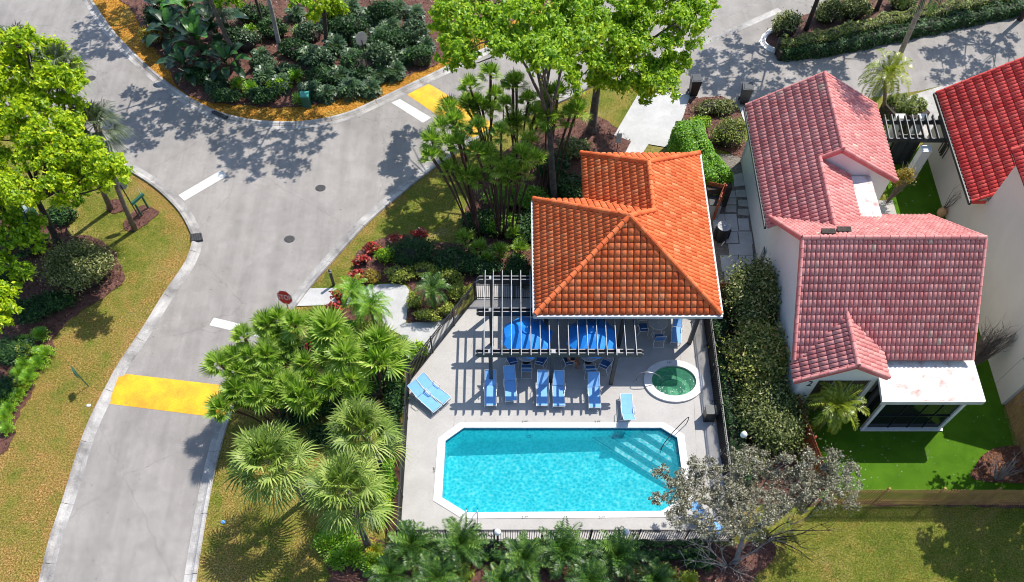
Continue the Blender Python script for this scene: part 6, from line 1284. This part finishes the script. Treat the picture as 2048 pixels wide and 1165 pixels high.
table('round grey table under the left blue umbrella', *T1); table('round grey table under the right blue umbrella', *T2); table('round grey table without umbrella under the pavilion corner', *T3)
CH = chair_proto(); first = True
for (tx, ty), a_, l, rr in ((T1, -90, 'blue chair on the pool side of the table under the left umbrella', .72), (T1, 195, 'blue chair left of the table under the left umbrella', .78), (T1, -15, 'blue chair right of the table under the left umbrella', .78), (T1, 90, 'blue chair on the pavilion side of the table under the left umbrella', .75),
                        (T2, -88, 'blue chair on the pool side of the table under the right umbrella', .78), (T2, -28, 'blue chair turned askew right of the table under the right umbrella', .95), (T2, 190, 'blue chair holding the seated bather under the right umbrella', 1.12), (T2, 92, 'blue chair on the pavilion side of the table under the right umbrella', .75),
                        (T3, 185, 'blue chair left of the grey table at the pavilion corner', .78), (T3, -88, 'blue chair on the pool side of the grey table at the pavilion corner', .78)):
    a = math.radians(a_); p = (tx + rr * math.cos(a), ty + rr * math.sin(a), DZ); rz = a + math.pi / 2
    if first: CH.location = p; CH.rotation_euler = (0, 0, rz); CH['label'] = l; first = False
    else: dup(CH, p, rz, l)
def umbrella(label, x, y, rz):
    t = thing('patio_umbrella', label, 'umbrella', (x, y, DZ), rz, 'blue octagonal patio umbrellas'); R_, zt, zb = 1.38, 2.52, 1.93
    mb = MB(); mb.tube([(0, 0, 0), (0, 0, 2.45)], .022, 8); mb.build('pole', M['white'], t)
    mb = MB(); mb.lathe([(.24, 0), (.24, .05), (.06, .09), (.04, .3)], 18); mb.build('base', M['black'], t)
    mb = MB(); n = 8; rings = []
    for f in (0.16, 0.45, 0.75, 1.0):
        row = []
        for k in range(n * 2):
            a_ = math.pi * k / n; r_ = R_ * f * (1 if k % 2 == 0 else math.cos(math.pi / n) * (0.985)); z_ = zt - (zt - zb) * f ** 1.45 - (0 if k % 2 == 0 else .035 * f * 0.5); row.append((r_ * math.cos(a_), r_ * math.sin(a_), z_))
        rings.append(row)
    vs = [p for r_ in rings for p in r_]; m2 = 2 * n; fs = [(i * m2 + k, (i + 1) * m2 + k, (i + 1) * m2 + (k + 1) % m2, i * m2 + (k + 1) % m2) for i in range(3) for k in range(m2)]
    val = [(x_, y_, z_ - .10) for x_, y_, z_ in rings[-1]]; vs += val; fs += [(3 * m2 + k, 4 * m2 + k, 4 * m2 + (k + 1) % m2, 3 * m2 + (k + 1) % m2) for k in range(m2)]
    mb.add(vs, fs); mb.build('canopy', M['canopy'], t)
    mb = MB(); vs = [(0, 0, zt + .10)] + [(.28 * math.cos(math.pi * k / n), .28 * math.sin(math.pi * k / n), zt - .03) for k in range(m2)]; mb.add(vs, [(0, 1 + k, 1 + (k + 1) % m2) for k in range(m2)]); mb.build('vent', M['canopy'], t)
    mb = MB(); mb.lathe([(.03, zt + .09), (.045, zt + .12), (.02, zt + .17)], 8); mb.build('finial', M['white'], t)
    for k in range(n): a_ = 2 * math.pi * k / n; mb = MB(); mb.tube([(.05 * math.cos(a_), .05 * math.sin(a_), zt - .1), (R_ * .98 * math.cos(a_), R_ * .98 * math.sin(a_), zb - .03)], .008, 4); mb.build('rib', M['white'], t)
umbrella('bright blue octagonal umbrella under the left part of the pergola', 0.88, 24.5, 0.2); umbrella('bright blue octagonal umbrella under the right part of the pergola', 4.25, 24.5, 0.3)
# ------------------------------------------------------------------ seated bather
def skinned(name, verts, edges, radii, mat, parent, root=0, sub=1):
    me = bpy.data.meshes.new(name); me.from_pydata(verts, edges, []); o = bpy.data.objects.new(name, me); S.collection.objects.link(o)
    o.modifiers.new('skin', 'SKIN'); sv = me.skin_vertices[0].data
    for i, r in enumerate(radii): sv[i].radius = (r, r) if not isinstance(r, tuple) else r; sv[i].use_root = (i == root)
    o.modifiers.new('sub', 'SUBSURF').levels = sub; o.modifiers['sub'].render_levels = sub
    dg = bpy.context.evaluated_depsgraph_get(); m2 = bpy.data.meshes.new_from_object(o.evaluated_get(dg)); bpy.data.objects.remove(o)
    m2.materials.clear(); m2.materials.append(mat); m2.polygons.foreach_set('use_smooth', [True] * len(m2.polygons)); r_ = bpy.data.objects.new(name, m2); return link(r_, parent)
pa = math.radians(190); px_, py_ = T2[0] + 1.12 * math.cos(pa), T2[1] + 1.12 * math.sin(pa)
per = thing('person', 'bare-legged person in dark shorts seated at the table under the right blue umbrella', 'person', (px_, py_, DZ), pa + math.pi - 0.35)      # faces +x
V = [(0.0, 0, .52), (-.03, 0, .70), (-.07, 0, .92), (-.06, 0, 1.05), (-.03, 0, 1.13), (.0, 0, 1.24), (.01, 0, 1.33)]; R_ = [(.13, .16), (.11, .14), (.12, .17), (.09, .13), .052, .085, .075]; E_ = [(0, 1), (1, 2), (2, 3), (3, 4), (4, 5), (5, 6)]
def add_chain(pts, rs, par):
    k = len(V)
    for i, (p, r) in enumerate(zip(pts, rs)): V.append(p); R_.append(r); E_.append((par if i == 0 else k + i - 1, k + i))
    return k + len(pts) - 1
for sg in (-1, 1):
    sp = .0 if sg < 0 else .04
    add_chain([(.06, .10 * sg, .50), (.28, .12 * sg, .51), (.46 + sp, .14 * sg, .51), (.47 + sp, .145 * sg, .30), (.43 + sp * 2, .15 * sg, .09), (.48 + sp * 2, .155 * sg, .045), (.60 + sp * 2, .165 * sg, .03)], [.095, .078, .062, .058, .038, .042, .03], 0)
    h = add_chain([(-.05, .19 * sg, 1.03), (.02, .25 * sg, .88), (.08, .27 * sg, .76), (.24, .22 * sg, .70), (.34, .18 * sg, .70), (.39, .17 * sg, .70)], [.055, .048, .038, .032, .026, .03], 3)
    for f in range(4): y0 = .17 * sg + (f - 1.5) * .02; add_chain([(.43, y0, .70), (.47 - abs(f - 1.4) * .006, y0 * 1.0, .69), (.49 - abs(f - 1.4) * .01, y0, .68)], [.009, .009, .008], h)
    add_chain([(.40, .14 * sg, .70), (.43, .125 * sg, .695)], [.01, .009], h)
skinned('body', V, E_, R_, M['skin'], per, 0, 1)
mb = MB(); mb.lathe([(.088, 1.28), (.095, 1.33), (.088, 1.38), (.05, 1.425), (.01, 1.43)], 12, (-.015, 0, 0)); mb.build('hair', M['hair'], per, True)
mb = MB(); mb.tube([(-.04, 0, .64), (0, 0, .52)], [.155, .165], 10); [mb.tube([(.02, .09 * s_, .51), (.30, .125 * s_, .515)], [.115, .095], 10) for s_ in (-1, 1)]; mb.build('shorts', M['trunks'], per, True)
mb = MB(); [mb.lathe([(.012, 0), (.004, .01)], 6, (.085, .032 * s_, 1.31)) for s_ in (-1, 1)]; mb.box((.095, 0, 1.285), (.03, .022, .04)); mb.box((.083, 0, 1.245), (.012, .045, .008)); mb.build('face', M['skin'], per)
# ------------------------------------------------------------------ rubbish bins
def bin_(label, px, rz):
    p = at(*px); t = thing('wheelie_bin', label, 'rubbish bin', p, rz, 'black wheeled rubbish bins by the lane'); mb = MB()
    vs = [(sx * w, sy * d, z) for z, w, d in ((0.08, .24, .26), (.98, .31, .36)) for sx, sy in ((-1, -1), (1, -1), (1, 1), (-1, 1))]; mb.add(vs, [(3, 2, 1, 0), (4, 5, 6, 7), (0, 1, 5, 4), (1, 2, 6, 5), (2, 3, 7, 6), (3, 0, 4, 7)]); mb.box((0, 0, .97), (.66, .76, .05)); mb.build('body', M['black'], t)
    mb = MB(); mb.box((0, .01, 1.03), (.66, .78, .06)); mb.box((0, 0, 1.07), (.5, .6, .03)); mb.build('lid', M['darkwood'], t)
    mb = MB(); mb.tube([(-.27, .42, 1.02), (.27, .42, 1.02)], .02, 6); mb.build('handle', M['darkwood'], t)
    for s_ in (-1, 1): mb = MB(); mb.tube([(s_ * .26, .28, .11), (s_ * .31, .28, .11)], .11, 12); mb.build('wheel', M['iron'], t)
bin_('black wheeled rubbish bin at the corner of the pale driveway', (1385, 190), 0.05); bin_('black wheeled rubbish bin beside the corner of the pink roof', (1486, 206), -0.05)
p = at(1421, 838); t = thing('deck_bin', 'dark square litter bin on the deck against the right pool fence', 'litter bin', (10.45, p.y, DZ)); mb = MB(); mb.box((0, 0, .36), (.55, .5, .7)); mb.build('body', M['black'], t); mb = MB(); mb.box((0, .0, .74), (.6, .55, .06)); mb.build('lid', M['darkwood'], t)
# air conditioner
p = at(1440, 478); t = thing('air_conditioner', 'black cylindrical air conditioning unit between the orange roof and the pavers', 'air conditioner', p); mb = MB(); mb.lathe([(.38, .05), (.40, .1), (.42, .85), (.38, .88)], 20); [mb.box((0, 0, .2 + .08 * k), (.86, .5, .01)) for k in range(8)]; mb.build('body', M['black'], t)
mb = MB(); mb.lathe([(.40, .89), (.40, .91), (.36, .91)], 20)
for k in range(12): a_ = k * math.pi / 6; mb.bar((.06 * math.cos(a_), .06 * math.sin(a_), .93), (.38 * math.cos(a_), .38 * math.sin(a_), .91), .012, .012)
mb.build('grille', M['topwood'], t)
mb = MB(); mb.lathe([(.07, .925), (.06, .95)], 12); mb.build('fan_hub', M['white'], t); mb = MB(); mb.tube([(.1, -.42, .05), (.12, -.55, .3), (.0, -.6, .05)], .03, 6); mb.build('pipe', M['coping'], t)
p = at(1422, 428); t = thing('pump_box', 'grey metal equipment box inside the red-stained fence', 'equipment box', p); mb = MB(); mb.box((0, 0, .45), (.7, .8, .9)); mb.build('body', M['signgrey'], t); mb = MB(); mb.box((0, 0, .93), (.74, .84, .05)); mb.build('lid', M['iron'], t)
# ------------------------------------------------------------------ signs
def octagon(r): return [(r * math.cos(math.pi / 8 + k * math.pi / 4), r * math.sin(math.pi / 8 + k * math.pi / 4)) for k in range(8)]
def plate(mb, prof, y0, y1, zc):
    n = len(prof); vs = [(x, y0, z + zc) for x, z in prof] + [(x, y1, z + zc) for x, z in prof]; mb.add(vs, [tuple(range(n)), tuple(range(2 * n - 1, n - 1, -1))] + [(i, n + i, n + (i + 1) % n, (i + 1) % n) for i in range(n)])
def stop_sign(label, base, h, rz, r=.40, postmat='black'):
    t = thing('stop_sign', label, 'sign', base, rz); mb = MB(); mb.tube([(0, .03, 0), (0, .03, h - .1)], .032, 8); mb.build('post', M[postmat], t)
    mb = MB(); plate(mb, octagon(r), -.012, .0, h); pl_ = mb.build('plate', M['signgrey'], t)
    mb = MB(); plate(mb, octagon(r * .985), -.016, -.0125, h); f_ = mb.build('border', M['white'], t); mb = MB(); plate(mb, octagon(r * .93), -.020, -.0165, h); mb.build('face', M['stopred'], t)
    text_mesh('lettering', 'STOP', .40, M['white'], t, (0, -.026, h), (math.pi / 2, 0, 0), 0.004, .80)
    return t
bs = at(590, 668); ss = stop_sign('red octagonal STOP sign standing above the roadside fan palms', bs, 2.3, -0.2, .43, postmat='stopred'); ss.rotation_euler = (-0.2, 0, -0.15)
stop_sign('octagonal sign seen from its grey back beside the leaning palm trunk', at(281, 438), 2.35, math.pi + .15)
stop_sign('octagonal sign seen from its grey back among the philodendrons', at(738, 160), 2.5, math.pi + .5)
b_ = at(1233, 306); t = thing('sign', 'small rectangular sign with its grey back showing beside the pale driveway', 'sign', b_); mb = MB(); mb.tube([(0, .02, 0), (0, .02, .9)], .025, 6); mb.build('post', M['black'], t); mb = MB(); mb.box((0, 0, .95), (.34, .02, .62)); mb.build('plate', M['signgrey'], t)
b_ = at(177, 773); t = thing('marker_post', 'dark green marker post with a small blade standing in the dry lawn', 'sign', b_); mb = MB(); mb.tube([(0, 0, 0), (0, 0, 1.25)], .03, 8); mb.build('post', M['greenmetal'], t); mb = MB(); mb.box((-.03, .0, 1.2), (.05, .5, .4), rz=.5); mb.build('blade', M['greenmetal'], t)
# backflow frame
b_ = at(297, 417); t = thing('backflow_valve', 'dark pipe frame of a backflow valve in the small mulch patch', 'pipe frame', b_)
w_ = at(281, 437) - b_; mb = MB(); mb.tube([(0, 0, 0), (0, 0, .85)], .06, 8); mb.build('riser', M['greenmetal'], t); mb = MB(); mb.tube([(w_.x * .8, w_.y * .8, 0), (w_.x * .8, w_.y * .8, .85)], .06, 8); mb.build('riser', M['greenmetal'], t)
mb = MB(); mb.bar((.12, .1, .9), (w_.x - .1, w_.y * .9, .9), .14, .12); mb.build('crossbar', M['greenmetal'], t); mb = MB(); mb.tube([(0, .05, .95), (-.1, .25, 1.25)], .015, 5); mb.build('handle', M['topwood'], t)
# bollard, boxes, lamps
b_ = at(668, 571); t = thing('bollard_light', 'short black bollard light on the lawn beside the walkway', 'bollard', b_); mb = MB(); mb.lathe([(.085, 0), (.085, .95)], 12); mb.build('post', M['black'], t); mb = MB(); mb.lathe([(.075, .95), (.075, 1.05)], 12); mb.build('lens', M['globe'], t); mb = MB(); mb.lathe([(.09, 1.05), (.09, 1.1), (.03, 1.13)], 12); mb.build('cap', M['black'], t)
b_ = at(615, 212); t = thing('utility_box', 'small green utility box at the edge of the planted island', 'utility box', b_); mb = MB(); mb.box((0, 0, .35), (.5, .45, .7)); mb.build('body', M['greenmetal'], t); mb = MB(); mb.box((0, 0, .73), (.56, .52, .07)); mb.build('lid', surf('teal_lid', (.05, .33, .27), None, .5, 3, 20), t)
b_ = at(58, 440); t = thing('utility_box', 'pale green utility cabinet half hidden under the lime tree', 'utility box', b_); mb = MB(); mb.box((0, 0, .4), (1.0, .8, .8)); mb.build('body', M['greenmetal'], t); mb = MB(); mb.box((0, 0, .84), (1.06, .86, .07)); mb.build('lid', surf('pale_lid', (.42, .5, .46), None, .5, 3, 20), t)
def lamp(label, x, y, h, globe=True, grp='white globe lamps round the pool'):
    t = thing('lamp_post', label, 'lamp', (x, y, 0), 0, grp if globe else None); mb = MB(); mb.tube([(0, 0, 0), (0, 0, h - .12)], .04, 8); mb.build('post', M['black'], t); mb = MB(); mb.lathe([(.1, h - .16), (.08, h - .08)], 10); mb.build('collar', M['black'], t)
    mb = MB(); n = 10
    if globe: mb.lathe([(.17 * math.sin(math.pi * (i + .3) / (n + .6)), h + .05 - .17 * math.cos(math.pi * (i + .3) / (n + .6))) for i in range(n + 1)], 16); mb.build('globe', M['globe'], t, True)
    else: mb.lathe([(.1, h - .08), (.16, h + .15), (.17, h + .2), (.03, h + .3)], 12); mb.build('lantern', M['iron'], t)
for px, l, yy, hh in ((995, 'white globe lamp outside the bottom fence below the pool ladder', 13.5, 1.5), (1251, 'white globe lamp outside the bottom fence, the right one', 13.5, 1.5), ):
    lo = at(px, 1055, hh + .05); lamp(l, lo.x, yy, hh)
lo = at(1487, 871, 1.7); lamp('white globe lamp among the olive shrubs right of the pool', lo.x, lo.y, 1.7)
lo = at(1006, 165, 2.9); lamp('black lantern post rising between the slender palms', lo.x, lo.y, 2.8, False)
mb = MB(); mb.box((0, 0, 0), (.42, .1, .14)); o = mb.build('meter_box', M['black']); o.location = (2.42, 13.74, 1.31); tag(o, 'small black box fixed on the top rail of the bottom pool fence', 'box')
# flowerpot with sparse plant
b_ = at(1879, 432); t = thing('flower_pot', 'round terracotta jar beside the cream wall on the artificial lawn', 'pot', b_); mb = MB(); mb.lathe([(.14, 0), (.26, .15), (.28, .3), (.2, .45), (.14, .5), (.17, .54)], 16); mb.build('jar', M['terracotta'], t, True)
bare('potted_branches', 'thin leafy branches growing from the terracotta jar', b_ + Vector((0, 0, .45)), [b_ + Vector((random.uniform(-.3, .4), random.uniform(-.3, .4), random.uniform(1.3, 1.9))) for _ in range(8)], .015, 'barkdark', 'plant', sub=4, twig=.25)
rosette('strappy green plant in the corner by the white column', (1868, 300), 1.0, ROS[2], 'corner_plant', 'plant')
bl = at(1520, 480); bl = Vector((14.28, 31.0, 0)); t = thing('wall_trellis', 'narrow dark metal panel standing against the white side wall of the pink house', 'panel', bl); mb = MB(); mb.box((0, 0, .8), (.03, .22, 1.3)); mb.build('panel', M['signgrey'], t)
mb = MB(); mb.tube([(0, -.13, 0), (0, -.13, 1.5), (0, .13, 1.5), (0, .13, 0)], .02, 6); mb.build('frame', M['black'], t)
for px, l in (((178, 812), 'small white stone lying in the dry lawn by the yellow hump'), ((447, 1045), 'small pale blue valve lid lying in the shaded lawn')):
    b_ = at(*px); mb = MB(); mb.lathe([(.09, 0), (.10, .04), (.05, .07)], 9, sx=1.3); o = mb.build('stone' if 'stone' in l else 'valve_lid', M['coping'] if 'stone' in l else M['sling']); o.location = b_; tag(o, l, 'stone' if 'stone' in l else 'lid')
mb = MB(); mb.lathe([(.03, 0), (.035, .22)], 8); o = mb.build('cup', M['sling_dark']); o.location = (T1[0] - .1, T1[1] - .25, .79); tag(o, 'small blue cup on the table under the left umbrella', 'cup')
for o in list(S.objects):
    if o.name.startswith('potted_branches'): o['label'] = 'thin leafy branches growing from the terracotta jar'
